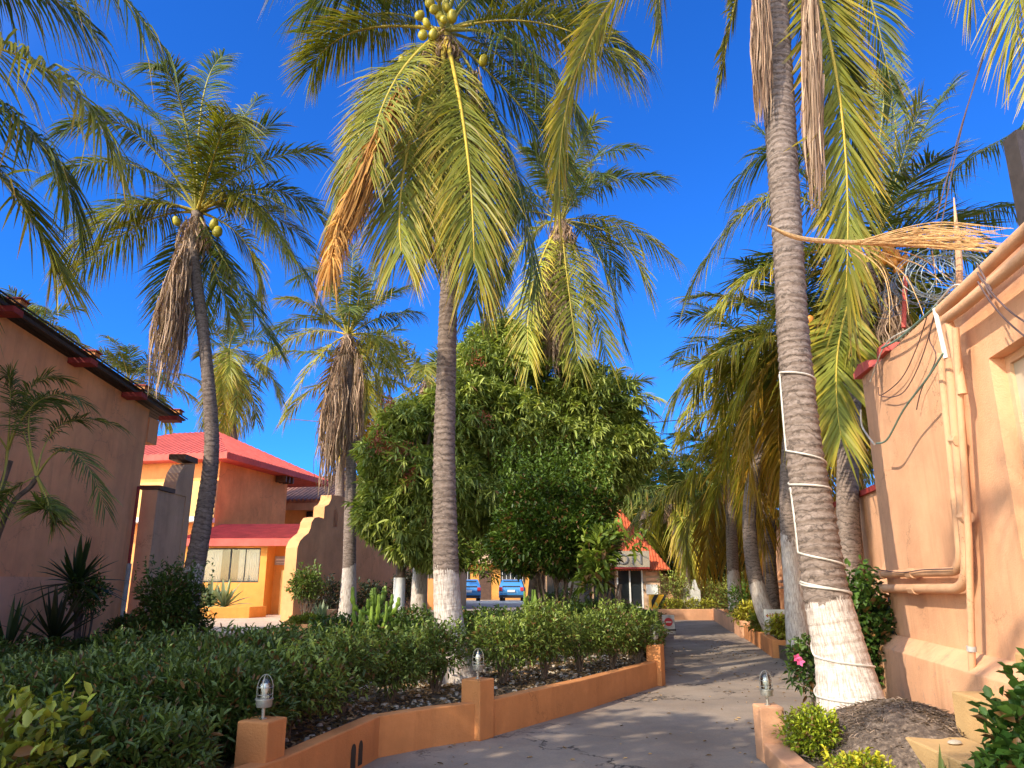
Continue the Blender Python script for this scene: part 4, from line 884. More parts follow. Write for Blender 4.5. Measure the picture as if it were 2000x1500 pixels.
# dry palm leaf stalks lying from the leaning palm to the roof
db = thing('dry_frond', 'bundle of dry straw coloured frond stalks fallen across onto the right wall', 'dry palm leaf', tuple(P(1800, 480, 8.3)))
mb = MB(); mb.tube(spline([P(1500, 440, 7.45), P(1560, 465, 7.6), P(1650, 473, 7.9), P(1800, 478, 8.1), P(1930, 490, 7.6)], 6), [.006, .012, .016, .02, .024, .027]+[.028]*12+[.022]*7, 7); mb.build('stalk', M['straw'], db, smooth=True)
mb = MB(); rs = random.Random(8)
for k in range(52):
    a = rs.uniform(1660, 1760); b = rs.uniform(1850, 1985); yb_ = 470+rs.uniform(-28, 22)*((b-1600)/350); ya_ = 474+rs.uniform(-6, 5)
    m1 = ((a+b)/2, (ya_+yb_)/2+rs.uniform(-24, 6)); d = 8.0+rs.uniform(-.15, .15)
    mb.tube(spline([P(a, ya_, d), P(m1[0], m1[1], d), P(b, yb_, d-.3)], 6), [.005, .006]+[.0065]*8+[.004]*3, 4)
mb.build('leaflets', M['straw'], db)
mb = MB()
for (a, pts) in enumerate([[(1660, 480), (1715, 520), (1735, 570), (1738, 650)], [(1680, 480), (1760, 530), (1790, 580), (1812, 640)], [(1690, 482), (1745, 500), (1800, 520), (1850, 560)], [(1650, 478), (1700, 500), (1728, 530), (1745, 600)], [(1640, 478), (1680, 505), (1700, 540)], [(1700, 480), (1740, 510), (1765, 560), (1775, 615)], [(1820, 490), (1825, 520), (1830, 560)], [(1710, 478), (1790, 500), (1850, 540), (1880, 575)]]):
    L = spline([P(x, y, 7.9+.05*a) for x, y in pts], 6); mb.tube(L, [.010*(1-.75*i/(len(L)-1)) for i in range(len(L))], 4)
mb.build('drooping_leaflets', M['straw'], db)
for i, (a, b) in enumerate((((1940, 40), (1838, 440)), ((1936, 60), (1828, 430)))):
    o = MB().tube(spline([P(a[0]+30, a[1]-160, 7.6), P(*a, 7.8), P((a[0]+b[0])/2-8+4*i, (a[1]+b[1])/2, 8), P(*b, 8.2)], 6), .008, 5).build('service_cable', M['cable_d']); tag(o, ('left' if i else 'right')+' one of the two thin cables running up to the top right corner', 'cable', 'paired service cables at the top right')
for i, (l, A, B, s) in enumerate((('upper thin cable across the sky behind the mango tree', (560, 818), (1420, 812), 1.0), ('lower thin cable crossing the right of the mango tree', (1000, 893), (1500, 880), .6), )):
    a, b = P(*A, 30), P(*B, 26); m = (a+b)/2-Vector((0, 0, s*.6)); o = MB().tube(spline([a, m, b], 10), .018, 5).build('overhead_cable', M['cable_d']); tag(o, l, 'cable')
# tan steps at the bottom right
for (xa, ya, xb, yb_, z, l, ag) in ((3.18, 3.0, 3.66, 6.55, .36, 'low tan block step beside the root mound', -3), (3.72, 3.0, 4.25, 6.75, .68, 'taller tan block behind the low step against the wall', -5), (4.02, 5.4, 4.3, 6.3, 1.03, 'narrow tan block attached to the wall plinth at the right edge', -8)):
    o = MB(fr(xa, yb_, 0, ag)).box((0, ya-yb_, 0), (xb-xa, 0, z)).build('step_block', M['tanbox'], bevel=.015); tag(o, l, 'step block')
# stone on the step
o = MB(Matrix.Translation((3.42, 6.25, .375)) @ Matrix.Rotation(.5, 4, 'Z') @ Matrix.Diagonal((.065, .045, .02, 1))).lathe((0, 0, 0), [(.02, -.9), (.7, -.7), (1, -.1), (.85, .5), (.3, .95), (.02, 1)], 12).build('stone', M['stone'], smooth=True); tag(o, 'flat pale stone lying on the low tan step', 'stone')
# ---------------------------------------------------------------- boundary wall down the right side
b = thing('boundary_wall', 'tall peach boundary wall with pilasters along the right of the road', 'boundary wall', (7, 18, 0))
a0, b0 = Vector((5.75, 10.9, 0)), Vector((8.9, 27.5, 0)); L = (b0-a0).length; FX = fr(a0.x, a0.y, 0, math.degrees(math.atan2((b0-a0).y, (b0-a0).x)))
MB(FX).box((0, -.25, 0), (L, 0, 3.0)).build('wall', M['peach'], b); MB(FX).box((-.02, -.3, 3.002), (L, .06, 3.09)).build('coping', M['redbeam'], b)
for k in range(8):
    s_ = .5+k*2.15; MB(FX).prism([(s_, .001, 0), (s_, .30, 0), (s_, .30, 1.55), (s_, .08, 2.0), (s_, .08, 2.98), (s_, .001, 2.98)], (.42, 0, 0)).build('pilaster', M['peach'], b)
for z in (1.52, 1.36): MB(FX).tube([(0, .36, z), (L, .36, z)], .035, 7).build('pipe', M['pipe'], b)
o = MB().box((8.95, 37.5, 0), (17, 37.8, 2.6)).box((2, 41, 0), (17, 41.3, 2.4)).build('boundary_wall', M['peach']); tag(o, 'dim stretch of boundary wall behind the plants at the end of the road', 'boundary wall')
o = MB(fr(8.9, 27.5, 0, 75)).box((0, -.25, 0), (11, 0, 2.9)).build('boundary_wall', M['peach']); tag(o, 'farthest stretch of the right boundary wall beyond the palms', 'boundary wall')
# ---------------------------------------------------------------- palms
def palm(label, tr, rads, C, paint=None, group='coconut palms', seed=0, ring=.006, ns=18, step=.03, name='coconut_palm'):
    """tr: trunk points in world space, base first"""
    t = thing(name, label, 'palm tree', tuple(tr[0]), group)
    trunk(t, tr, rads, paint, seed=seed, ring=ring, ns=ns, step=step)
    return t
def hero(t, C, Y, specs, L, W, n, seed, droop=.4, rib=.03, name='frond'):
    for i, s in enumerate(specs):
        (mx, my, tx, ty, dY, k) = s[:6]; o = s[6] if len(s) > 6 else {}
        frond(t, C, P(tx, ty, Y+dY), P(mx, my, Y+dY*.55), k, o.get('n', n), o.get('L', L), o.get('W', W), o.get('dr', droop), seed*31+i, rib=rib, twist=o.get('tw', 0), start=o.get('st', .14), fold=o.get('fo', .25), name='dead_frond' if k in 'dp' else 'frond', spread=o.get('sp', 1.0), S=o.get('S'))
# P1: central coconut palm
Y = 10.5; C = P(868, 60, Y)
t = palm('thick whitewashed coconut palm in the middle with yellow green coconuts, standing behind the hedge', [P(897, 1345, 10.5), P(884, 1270, 10.5), P(872, 1150, 10.5), P(868, 900, 10.5), P(872, 700, 10.5), P(880, 500, 10.5), P(884, 300, 10.5), C+Vector((0, 0, -.2))],
         [.29, .22, .175, .157, .145, .137, .137, .15], C, paint=1.5, seed=1, ring=.010, ns=26, step=.02)
hero(t, C, Y, [
 (715, 230, 650, 520, -.6, 'm', {'dr': .5}), (725, 290, 645, 520, -2.6, 'd', {'n': 210, 'L': .42, 'W': .085, 'st': .25}), (797, 290, 784, 490, -2.0, 'y', {'fo': .05, 'sp': .68, 'L': .9}), (908, 260, 926, 510, -2.2, 'y', {'fo': .05, 'sp': .72, 'L': .95}),
 (860, 260, 850, 450, -1.6, 'm', {'sp': .7}), (985, 270, 1045, 560, -.6, 'g', {'fo': -.1}), (1010, 200, 1105, 330, .3, 'g', {}), (1075, 30, 1240, 110, .5, 'g', {'dr': .9}),
 (950, 330, 960, 560, .4, 'g', {}), (700, 60, 610, 130, 1.0, 'm', {}), (760, -40, 600, 20, .4, 'g', {'dr': .8}), (740, -110, 560, -60, -1, 'g', {'dr': .8}),
 (1000, -60, 1150, 20, 1.3, 'g', {'dr': .8}), (980, -160, 1180, -120, -1, 'g'), (850, -260, 800, -420, .5, 'g'), (920, -280, 1010, -420, -.6, 'g'),
 (760, 200, 690, 400, 1.0, 'g', {}), (930, 330, 930, 590, 1.2, 'g', {}), (830, 320, 835, 500, 1.1, 'm', {}), (1020, 90, 1130, 240, -1.2, 'g', {'dr': .8}), (770, 160, 720, 330, -1.9, 'm', {})], .78, .042, 105, 1, rib=.034)
strands(t, P(785, 170, 9.3), P(655, 500, 8.2), .13, 260, 4, 'd'); strands(t, P(845, 170, 10.2), P(862, 520, 10.3), .22, 170, 5, 'p'); strands(t, P(930, 130, 10.3), P(900, 520, 10.4), .17, 110, 6, 'p')
crown_fibre(t, C-Vector((0, 0, .1)), .3, 7, 1.0); auto_fronds(t, C, 7, 3.8, 71, 65, -10, .78, .045, 80, kinds='gm')
coconuts(t, [P(*q) for q in ((833, 45, 9.95), (826, 68, 9.9), (845, 68, 9.95), (866, 38, 9.9), (883, 32, 9.95), (848, 18, 9.95), (872, 14, 10), (840, 5, 10), (944, 118, 10.3), (858, 30, 10.0), (785, 118, 10.3), (820, 30, 10.1), (856, -6, 10.1))], .088)
# P6: big leaning palm at right
Y = 7.7; C = P(1498, -260, 8.60)
tr = [P(1676, 1448, 7.90), P(1668, 1400, 7.95), P(1646, 1290, 8.00), P(1612, 1150, 8.05), P(1592, 1020, 8.10), P(1571, 880, 8.15), P(1553, 700, 8.20), P(1545, 600, 8.20), P(1536, 430, 8.30), P(1524, 250, 8.40), P(1513, 80, 8.50), C+Vector((0, 0, -.2))]
BIG = palm('huge leaning coconut palm with its whitewashed base wound in cable, beside the right wall', tr, [.41, .36, .265, .225, .205, .19, .178, .175, .18, .19, .20, .18], C, paint=1.32, seed=2, ring=.014, ns=32, step=.018)
hero(BIG, C, 8.6, [
 (1625, 100, 1652, 570, -.2, 'y', {'n': 140, 'L': .98, 'dr': .05, 'fo': .05, 'W': .062, 'sp': .68, 'S': (1, .15, 0)}), (1195, 0, 1092, 385, -.6, 'y', {'n': 150, 'L': .62, 'dr': .35, 'sp': .62, 'S': (.5, .86, 0)}), (1445, -40, 1405, 165, .3, 'm', {'L': .35}),
 (1640, -160, 1745, 190, .8, 'g', {'L': .6}), (1330, -200, 1290, 50, .8, 'm', {'L': .6}), (1250, -330, 1000, -300, 0, 'g'), (1700, -330, 1950, -200, .6, 'g'), (1500, -520, 1450, -700, 0, 'g'),
 (1600, -480, 1700, -600, 1, 'g'), (1600, 10, 1690, 330, .6, 'g', {'L': .55})], .85, .05, 110, 2, rib=.036)
strands(BIG, P(1482, -140, 8.15), P(1490, 225, 8.2), .10, 260, 21, 'p'); strands(BIG, P(1580, -100, 8.25), P(1592, 395, 8.3), .10, 300, 22, 'p')
crown_fibre(BIG, C, .35, 9, 1.2)
def wrap(label, tr, radf, turns, cat='cable', r=.011, mat='cable_w', vert=None):
    """cable spiralling round a trunk; turns: list of (height index t0, t1) pairs"""
    c = spline(tr, 10); pts = []
    for (a, b, dz, q0, q1) in turns:
        for k in range(25):
            f = k/24; i = a+(b-a)*f; j = int(max(0, min(len(c)-1, round(i)))); p = c[j] if j+1 >= len(c) else c[int(i)].lerp(c[min(int(i)+1, len(c)-1)], i-int(i))
            q = q0+(q1-q0)*f; rr = radf(i/(len(c)-1))+.012; pts.append(p+Vector((math.cos(q)*rr, math.sin(q)*rr, dz*math.sin(q-.6))))
    o = MB().tube(pts, r, 6).build('wrapped_cable', M[mat], smooth=True); tag(o, label, cat); return o
rad6 = [.41, .36, .265, .225, .205, .19, .178, .175, .18, .19, .20, .18]; rf = lambda t: float(np.interp(t, np.linspace(0, 1, 12), rad6))
pi = math.pi
wrap('pale cable spiralling round the huge leaning palm', tr, rf, [(13.6, 14.2, 0, 0, -pi), (14.2, 19, 0, -pi, -2*pi), (19, 20.7, 0, -2*pi, -3*pi), (20.7, 29, 0, -3*pi, -4*pi), (29, 31, 0, -4*pi, -5*pi), (31, 29.3, 0, -5*pi, -6*pi), (29.3, 30.6, 0, -6*pi, -7*pi), (30.6, 33, 0, -7*pi, -8*pi), (33, 35.5, 0, -8*pi, -9*pi), (35.5, 45, 0, -9*pi, -9*pi), (45, 44.6, 0, -9*pi, -10*pi), (44.6, 45.5, 0, -10*pi, -11*pi), (45.5, 48, 0, -11*pi, -12*pi), (48, 50, 0, -12*pi, -13*pi), (50, 58, 0, -13*pi, -13*pi), (58, 57, 0, -13*pi, -14*pi), (57, 58.2, 0, -14*pi, -15*pi)])
# root mound under it
mb = MB(); n = 40; mm = 14; vs = []; rs = random.Random(2)
for i in range(mm+1):
    f = i/mm
    for k in range(n):
        q = 2*pi*k/n; r = f*(1.05+.1*math.sin(q*3+1)+.05*math.sin(q*7)); z = .10+.44*(1-f**1.7)+.015*rs.uniform(-1, 1)
        vs.append((3.45+r*math.cos(q)*.92, 7.15+r*math.sin(q)*1.0, z-(.12 if i == mm else 0)))
o = MB().add(vs, [(i*n+k, i*n+(k+1) % n, (i+1)*n+(k+1) % n, (i+1)*n+k) for i in range(mm) for k in range(n)]).build('root_mound', M['roots'], smooth=True); tag(o, 'dark fibrous mound of palm roots round the foot of the huge leaning palm', 'root mound')
rs_ = np.random.RandomState(3); k = 5200; q = rs_.uniform(0, 6.28, k); f = np.sqrt(rs_.uniform(0, 1, k)); p = np.stack([3.45+f*np.cos(q)*.96, 7.15+f*np.sin(q)*1.04, .10+.44*(1-f**1.7)+.008], 1)
a = rs_.uniform(0, 6.28, k); d = np.stack([np.cos(a), np.sin(a), rs_.uniform(-.5, .5, k)], 1)
V, Fq, co = leaf_arr(p, d, rs_.uniform(.03, .08, k), .16, np.array([[.20, .145, .11]])*rs_.uniform(.25, 2.0, (k, 1)), rs_, .1)
ro = np_mesh('root_fibres', V, Fq, M['dead'], o, co); ro['kind'] = 'stuff'
# P2: left palm
Y = 14.0; C = P(386, 415, Y)
t = palm('tall slender coconut palm before the orange house, a brown skirt hanging at its left', [P(352, 1262, Y), P(372, 1150, Y), P(398, 1010, Y), P(413, 880, Y), P(408, 760, Y), P(396, 640, Y), P(378, 500, Y), C], [.25, .185, .16, .14, .125, .115, .11, .12], C, paint=1.35, seed=3, ring=.009, ns=20)
hero(t, C, Y, [
 (310, 235, 165, 140, .6, 'g'), (395, 200, 435, 110, .8, 'g'), (440, 230, 490, 300, -1.2, 'm'), (500, 320, 625, 300, .5, 'g'), (530, 370, 640, 440, 1.2, 'g'), (470, 385, 560, 490, -1.0, 'm', {'dr': .7}), (500, 420, 625, 590, .3, 'g', {'dr': .6}),
 (250, 320, 105, 345, .3, 'g', {'dr': .6}), (260, 405, 130, 500, -.4, 'm', {'dr': .7}), (270, 440, 145, 540, 1.0, 'm', {'dr': .7}), (445, 520, 535, 670, -.4, 'g'), (410, 500, 450, 610, 1.2, 'g'), (250, 250, 120, 260, -1.2, 'g'), (350, 190, 300, 130, -1.6, 'g'), (410, 330, 440, 240, -2.0, 'm'),
 (345, 520, 335, 640, .9, 'g'), (330, 300, 230, 220, 1.6, 'g'), (445, 280, 505, 190, 1.6, 'g')], .72, .048, 75, 3)
strands(t, P(362, 470, 13.7), P(312, 765, 13.8), .26, 260, 31, 'p'); crown_fibre(t, C-Vector((0, 0, .15)), .28, 32, .9); auto_fronds(t, C, 9, 3.1, 72, 80, -15, .7, .045, 60, kinds='gm')
coconuts(t, [P(345, 432, 13.6), P(425, 452, 13.6), P(418, 438, 13.7)], .11)
# P3
Y = 22.0; C = P(680, 655, Y)
t = palm('whitewashed coconut palm with a long dry skirt in front of the stepped wall', [P(676, 1235, Y), P(682, 1110, Y), P(685, 900, Y), P(684, 780, Y), C], [.30, .19, .16, .14, .15], C, paint=1.8, seed=4, ns=16, step=.05)
hero(t, C, Y, [
 (685, 560, 690, 480, 1, 'g'), (650, 570, 615, 505, .6, 'g'), (720, 575, 735, 515, .6, 'g'), (615, 600, 555, 585, 0, 'm'), (600, 650, 520, 700, .3, 'y', {'dr': .7}), (620, 700, 560, 800, -.8, 'y'), (745, 620, 815, 610, 0, 'g', {'dr': .6}), (735, 660, 775, 720, -.7, 'm', {'dr': .6}),
 (640, 540, 580, 545, 1.6, 'g'), (720, 700, 745, 800, .5, 'm'), (650, 560, 640, 500, -1.4, 'g'), (740, 590, 800, 560, 1.3, 'g'), (700, 590, 700, 530, -1.5, 'm'), (655, 730, 640, 830, .4, 'o'), (620, 620, 545, 640, 1.5, 'g')], .66, .06, 50, 4)
strands(t, P(665, 690, 21.6), P(638, 960, 21.7), .36, 260, 41, 'p'); strands(t, P(702, 690, 21.8), P(690, 900, 21.8), .22, 120, 42, 'p'); crown_fibre(t, C, .3, 43, 1.2); auto_fronds(t, C, 9, 2.9, 73, 75, -50, .66, .06, 44, kinds='gmy')
# P5
Y = 21.5; C = P(1096, 432, Y)
t = palm('very tall coconut palm rising behind the mango tree with a thick dark skirt', [P(1127, 1240, Y), P(1124, 1120, Y), P(1112, 900, Y), P(1103, 730, Y), P(1098, 560, Y), C], [.27, .20, .17, .16, .16, .16], C, paint=2.3, seed=5, ns=16, step=.05)
hero(t, C, Y, [
 (1085, 350, 1080, 250, .5, 'g'), (1180, 360, 1295, 350, .5, 'g'), (1200, 435, 1312, 500, .2, 'm', {'dr': .7}), (1165, 490, 1215, 660, -.5, 'g'), (1150, 560, 1185, 700, -1.4, 'm'), (1030, 470, 965, 610, 0, 'y', {'dr': .5}), (1040, 560, 1035, 710, -1.6, 'y'), (1060, 570, 1065, 730, .7, 'o'),
 (1020, 370, 935, 400, .6, 'g'), (1040, 320, 985, 250, 1.2, 'g'), (1150, 320, 1240, 290, 1.6, 'g'), (1010, 420, 940, 500, 1.6, 'g'), (1120, 320, 1160, 240, -1.2, 'm'), (1110, 560, 1130, 710, -1.8, 'm'), (1070, 340, 1040, 290, -1.6, 'g'), (1075, 560, 1010, 680, -.6, 'y')], .9, .07, 62, 5)
strands(t, P(1085, 480, 21.2), P(1085, 740, 21.2), .55, 320, 51, 'p'); crown_fibre(t, C, .4, 52, 1.4); auto_fronds(t, C, 10, 4.0, 74, 70, -70, .9, .07, 55, kinds='gmy')
# P7: right middle palm
Y = 13.6; C = P(1694, 520, Y)
t = palm('broad coconut palm with orange coconuts rising behind the huge leaning trunk', [P(1672, 1215, 13.0), P(1662, 1100, 13.1), P(1655, 950, 13.2), P(1665, 760, 13.4), P(1685, 600, Y), C], [.24, .20, .18, .17, .17, .18], C, paint=None, seed=6, ns=20, step=.03)
hero(t, C, Y, [
 (1520, 380, 1350, 560, .2, 'm', {'dr': .6}), (1560, 300, 1440, 360, .8, 'g', {'dr': .6}), (1715, 300, 1735, 130, 1, 'g'), (1780, 300, 1860, 165, .3, 'g'), (1830, 360, 2010, 245, .2, 'g', {'dr': .6}), (1850, 430, 2010, 400, 1.0, 'g', {'dr': .6}), (1840, 480, 1990, 520, .4, 'g', {'dr': .6}),
 (1640, 660, 1642, 850, -1.4, 'y', {'dr': .15, 'fo': .1, 'n': 90, 'W': .085, 'sp': .85, 'S': (1, 0, 0), 'L': .9}), (1540, 500, 1385, 620, -.5, 'y', {'dr': .5}), (1750, 260, 1700, 150, 1.6, 'm'), (1600, 380, 1480, 250, 1.8, 'g'), (1600, 640, 1560, 840, .8, 'm'), (1740, 700, 1750, 900, .6, 'm'), (1800, 560, 1900, 720, 1.4, 'g'), (1560, 560, 1450, 760, .9, 'm'), (1740, 380, 1800, 200, -1.0, 'm'), (1700, 640, 1700, 860, 1.4, 'g')], .85, .052, 80, 6)
crown_fibre(t, C, .4, 61, 1.2); auto_fronds(t, C, 18, 4.0, 75, 60, -80, .9, .06, 60, kinds='gmmy'); strands(t, P(1740, 560, 13.2), P(1745, 760, 13.4), .3, 160, 62, 'p')
coconuts(t, [P(1750, 500, 13), P(1735, 488, 13), P(1765, 510, 13.1), P(1742, 512, 12.9), P(1725, 505, 13), P(1755, 525, 13), P(1583, 628, 13.2)], .12, M['coco_o'])
# right row, receding
def simple_palm(label, base, mids, Cq, rads, paint, n, L, seed, kinds, e0=75, e1=-75, LL=.75, W=.06, nl=50, step=.06, skirt=None, group='coconut palms', nuts=False, droop=.45):
    C = P(*Cq); tr = [P(*b) if len(b) == 3 else b for b in [base]+mids]+[C]
    t = palm(label, tr, rads, C, paint, group, seed, ns=14, step=step)
    auto_fronds(t, C, n, L, seed, e0, e1, LL, W, nl, kinds=kinds, az0=seed*.7, droop=droop)
    crown_fibre(t, C, .3, seed, 1.0)
    if skirt: strands(t, P(*skirt[0]), P(*skirt[1]), skirt[2], 160, seed+3, 'p')
    if nuts: coconuts(t, [C+Vector((.25*math.cos(q), .25*math.sin(q), -.25)) for q in (3.5, 4.2, 4.9, 5.5)], .12)
    return t
simple_palm('yellowish coconut palm with a whitewashed trunk just left of the huge leaning one', (1562, 1262, 15.2), [(1552, 1150, 15.2), (1540, 950, 15.3)], (1560, 655, 15.6), [.26, .2, .17, .16], 2.0, 42, 3.6, 11, 'gmmyyoo', e1=-72, nl=60, droop=.6, nuts=True)
simple_palm('coconut palm with a dark curved trunk third from the right along the boundary wall', (1520, 1240, 18.0), [(1488, 1180, 18), (1465, 1060, 18), (1470, 940, 18)], (1510, 800, 18.4), [.28, .19, .16, .15, .14], 1.2, 38, 3.3, 12, 'gmmyyo', e1=-66, nl=50, droop=.6)
simple_palm('straight dark trunked palm in front of the pilasters of the boundary wall', (1512, 1225, 20.0), [(1503, 1100, 20), (1500, 980, 20)], (1470, 700, 20.5), [.22, .17, .16, .15], None, 34, 3.9, 13, 'gmmyyo', e1=-60, nl=44, droop=.6)
simple_palm('shorter yellow frond palm with pale trunk arching over the road end', (1440, 1190, 26.0), [(1432, 1120, 26), (1428, 1020, 26)], (1425, 935, 26), [.3, .2, .18, .16], 1.2, 26, 3.9, 14, 'gmmyyoo', e1=-45, LL=.95, W=.09, nl=44, droop=.7)
simple_palm('green palm over the far end of the road beside the reception roof', (1345, 1190, 34.0), [(1335, 1100, 34)], (1310, 985, 34), [.3, .22, .2], 1.0, 20, 3.2, 15, 'ggmmy', e1=-40, LL=1.1, W=.12, nl=36, step=.1, droop=.7)
simple_palm('low yellowing palm arching against the reception roof', (1240, 1150, 38.0), [(1250, 1060, 38)], (1262, 1000, 38), [.25, .2, .2], None, 12, 4.0, 16, 'gmyy', e1=-40, LL=1.0, W=.12, nl=34, step=.1, droop=.6)
# background palms on the left
simple_palm('bushy coconut palm behind the red roof at the left', (455, 1130, 38), [(457, 900, 38)], (445, 690, 38), [.25, .22, .2], None, 32, 4.5, 17, 'ggmmyyo', e1=-82, LL=.95, W=.09, nl=42, step=.12)
simple_palm('coconut palm half hidden behind the one with the long skirt', (668, 1130, 31), [(665, 900, 31)], (690, 735, 31), [.22, .2, .18], None, 20, 4.0, 18, 'gmmyyo', e1=-65, LL=.9, W=.09, nl=42, step=.12)
simple_palm('coconut palm peeping out between the central trunk and the mango tree', (840, 1130, 29), [(838, 900, 29)], (835, 745, 29), [.22, .2, .18], None, 20, 4.0, 19, 'gmmyy', e1=-45, LL=.9, W=.08, nl=42, step=.12)
simple_palm('small pale palm tip behind the right side of the mango tree', (1190, 1130, 33), [(1190, 900, 33)], (1188, 790, 33), [.2, .18, .18], None, 16, 3.3, 20, 'mmyy', e1=-30, LL=.8, W=.09, nl=36, step=.12)
simple_palm('palm top rising above the left house roof at the far left edge', (62, 1130, 34), [(60, 900, 34)], (52, 655, 34), [.2, .18, .18], None, 16, 3.4, 21, 'ggmm', e0=85, e1=-10, LL=.8, W=.09, nl=36, step=.12)
simple_palm('palm top rising above the lower end of the left house roof', (255, 1130, 40), [(255, 900, 40)], (252, 745, 40), [.2, .18, .18], None, 18, 4.0, 22, 'ggmm', e0=85, e1=-10, LL=.9, W=.1, nl=36, step=.12)
# P17: palm outside the left edge whose fronds reach in
Y = 7.5; C = P(-330, 60, Y)
t = palm('palm outside the left edge whose big dark fronds reach into the sky', [G(-420, 1300, .3), P(-400, 800, Y), C], [.25, .18, .16], C, None, seed=23, step=.08)
hero(t, C, Y, [(40, 110, 215, 290, .2, 'm', {'dr': .6}), (0, 210, 145, 400, .5, 'g', {'dr': .6}), (-40, 300, 105, 520, .3, 'm', {'dr': .3}), (-190, 260, -60, 560, .2, 'g', {}), (0, -150, 320, 95, -.2, 'g', {'dr': .7}), (-50, -60, 180, 60, 1.4, 'g', {'dr': .7}), 
 (-500, -200, -800, -100, 0, 'g'), (-400, -300, -500, -500, 1, 'g'), (-300, -260, -200, -500, -1, 'g'), (-600, 100, -800, 400, 0, 'g'), (-500, 0, -700, 100, -1.5, 'g'), (-200, -200, 0, -350, 1, 'g')], .85, .055, 90, 23, rib=.03)
# P18: palm outside the top right corner
Y = 6.8; C = P(2260, -420, Y)
t = palm('palm outside the top right corner with frond tips hanging into view', [Vector((7.2, 8.5, 4.2)), P(2300, 0, 7.2), C], [.2, .17, .16], C, None, seed=24, step=.08)
hero(t, C, Y, [(2060, -230, 1985, 70, .2, 'y', {'L': .8}), (1980, -250, 1900, -30, .6, 'y', {'L': .7}), (2120, -160, 2060, 150, -.4, 'm', {}), (2500, -500, 2800, -300, 0, 'g'), (2300, -700, 2350, -900, 0, 'g'), (2100, -550, 1850, -500, .5, 'g')], .75, .05, 80, 24)
# areca palm by the left house
t = thing('areca_palm', 'dark feathery areca palm with thin stems in front of the left house wall', 'palm tree', tuple(P(-20, 1290, 9.0)))
C = P(72, 930, 9.0); mb = MB(); mb.tube(spline([P(-60, 1240, 9.0), P(10, 1010, 9.0), P(60, 950, 9.0), C], 6), .03, 8).tube(spline([P(-60, 1240, 9.0), P(-30, 1060, 9.2), P(20, 900, 9.3)], 6), .035, 8); mb.build('stem', M['bark'], t, smooth=True)
C2 = P(15, 880, 9.3)
for i, (c_, mx, my, tx, ty, d) in enumerate(((C, 140, 880, 205, 990, -.3), (C, 120, 830, 225, 830, .2), (C, 100, 1010, 110, 1000, .2), (C, 95, 990, 70, 980, -.5), (C, 60, 800, 120, 790, .4), (C, 40, 820, 20, 730, .3), (C2, 80, 780, 170, 790, 0), (C2, 20, 760, 10, 735, .2), (C2, -40, 830, -90, 900, 0), (C2, -10, 980, -60, 1000, -.3), (C, 20, 960, -40, 1010, -.2), (C2, 60, 760, 120, 740, .5), (C, 110, 990, 100, 975, 0))):
    frond(t, c_, P(tx, ty, 9+d), P(mx, my, 9+d*.5), 'g', 42, .34, .028, .35, 300+i, rib=.012, start=.25)
# dense trees ---------------------------------------------------------------
def tree(label, base, blobs, n, size, ca, cb, seed, limbs, r=.14, wr=.2, ros=8, bark='bark', name='mango_tree', cat='tree', paint=False, shell=.7, lump=.2, dr=.55, tr_top=None):
    t = thing(name, label, cat, base); rs = random.Random(seed)
    tp = Vector(tr_top) if tr_top else Vector((base[0], base[1], blobs[0][2]-blobs[0][5]*.6))
    L = spline([Vector(base), (Vector(base)+tp)/2+Vector((rs.uniform(-.1, .1), rs.uniform(-.1, .1), 0)), tp], 6)
    MB().tube(L, [r*(1.25-.4*i/(len(L)-1)) for i in range(len(L))], 12).build('trunk', M[bark], t, smooth=True)
    if paint: MB().lathe(base, [(r*1.36, 0), (r*1.25, .4), (r*1.2, 1.35)], 14).build('painted_base', M['white'], t, smooth=True)
    b = MB()
    for bl in blobs:
        for k in range(limbs):
            tg = Vector((bl[0]+rs.uniform(-.6, .6)*bl[3], bl[1]+rs.uniform(-.6, .6)*bl[4], bl[2]+rs.uniform(-.3, .7)*bl[5])); m = tp.lerp(tg, .5)+Vector((rs.uniform(-.3, .3), rs.uniform(-.3, .3), rs.uniform(-.1, .4)))
            LL = spline([tp-Vector((0, 0, .1)), m, tg], 5); b.tube(LL, [r*.55*(1-.8*i/(len(LL)-1)) for i in range(len(LL))], 6)
    b.build('branches', M[bark], t, smooth=True)
    foliage_mesh(t, 'crown', blobs, n, size, ca, cb, seed, wr, shell, ros, dr, lump); return t
def bl(px, py, Y, rx, ry=None, rz=None): p = P(px, py, Y); k = (Y*math.cos(PITCH)+(p.z-CAMZ)*math.sin(PITCH))/F; return (p.x, p.y, p.z, rx*k, (ry or rx)*k, (rz or rx)*k)
GA, GB = (.13, .18, .03), (.44, .48, .11)
t = tree('large left mango tree with drooping narrow leaves and reddish flower sprays behind the central palm', (P(778, 1200, 19).x, 19, .27), [bl(850, 960, 19.3, 120, 120, 90), bl(760, 900, 19, 58, 60, 70), bl(740, 1000, 18.8, 42, 60, 55), bl(790, 830, 19.3, 50, 60, 45), bl(900, 820, 20, 80, 90, 80), bl(800, 1060, 18.6, 50, 50, 30), bl(860, 1070, 19, 60, 60, 35)], 5200, .27, GA, GB, 51, 5, .12, paint=True, tr_top=P(790, 1060, 19))
rsx = np.random.RandomState(77); cs = np.array([tuple(P(*q)) for q in ((735, 870, 17.9), (742, 855, 17.9), (775, 890, 17.8), (790, 880, 17.8), (805, 925, 17.8), (760, 880, 17.8), (945, 820, 18.6), (930, 705, 19.2), (800, 940, 17.7), (755, 790, 18.6))]); pp = np.repeat(cs, 60, 0)+rsx.normal(0, .12, (600, 3)); dd = rsx.normal(0, .5, (600, 3))+[0, 0, .6]; dd /= np.linalg.norm(dd, axis=1)[:, None]
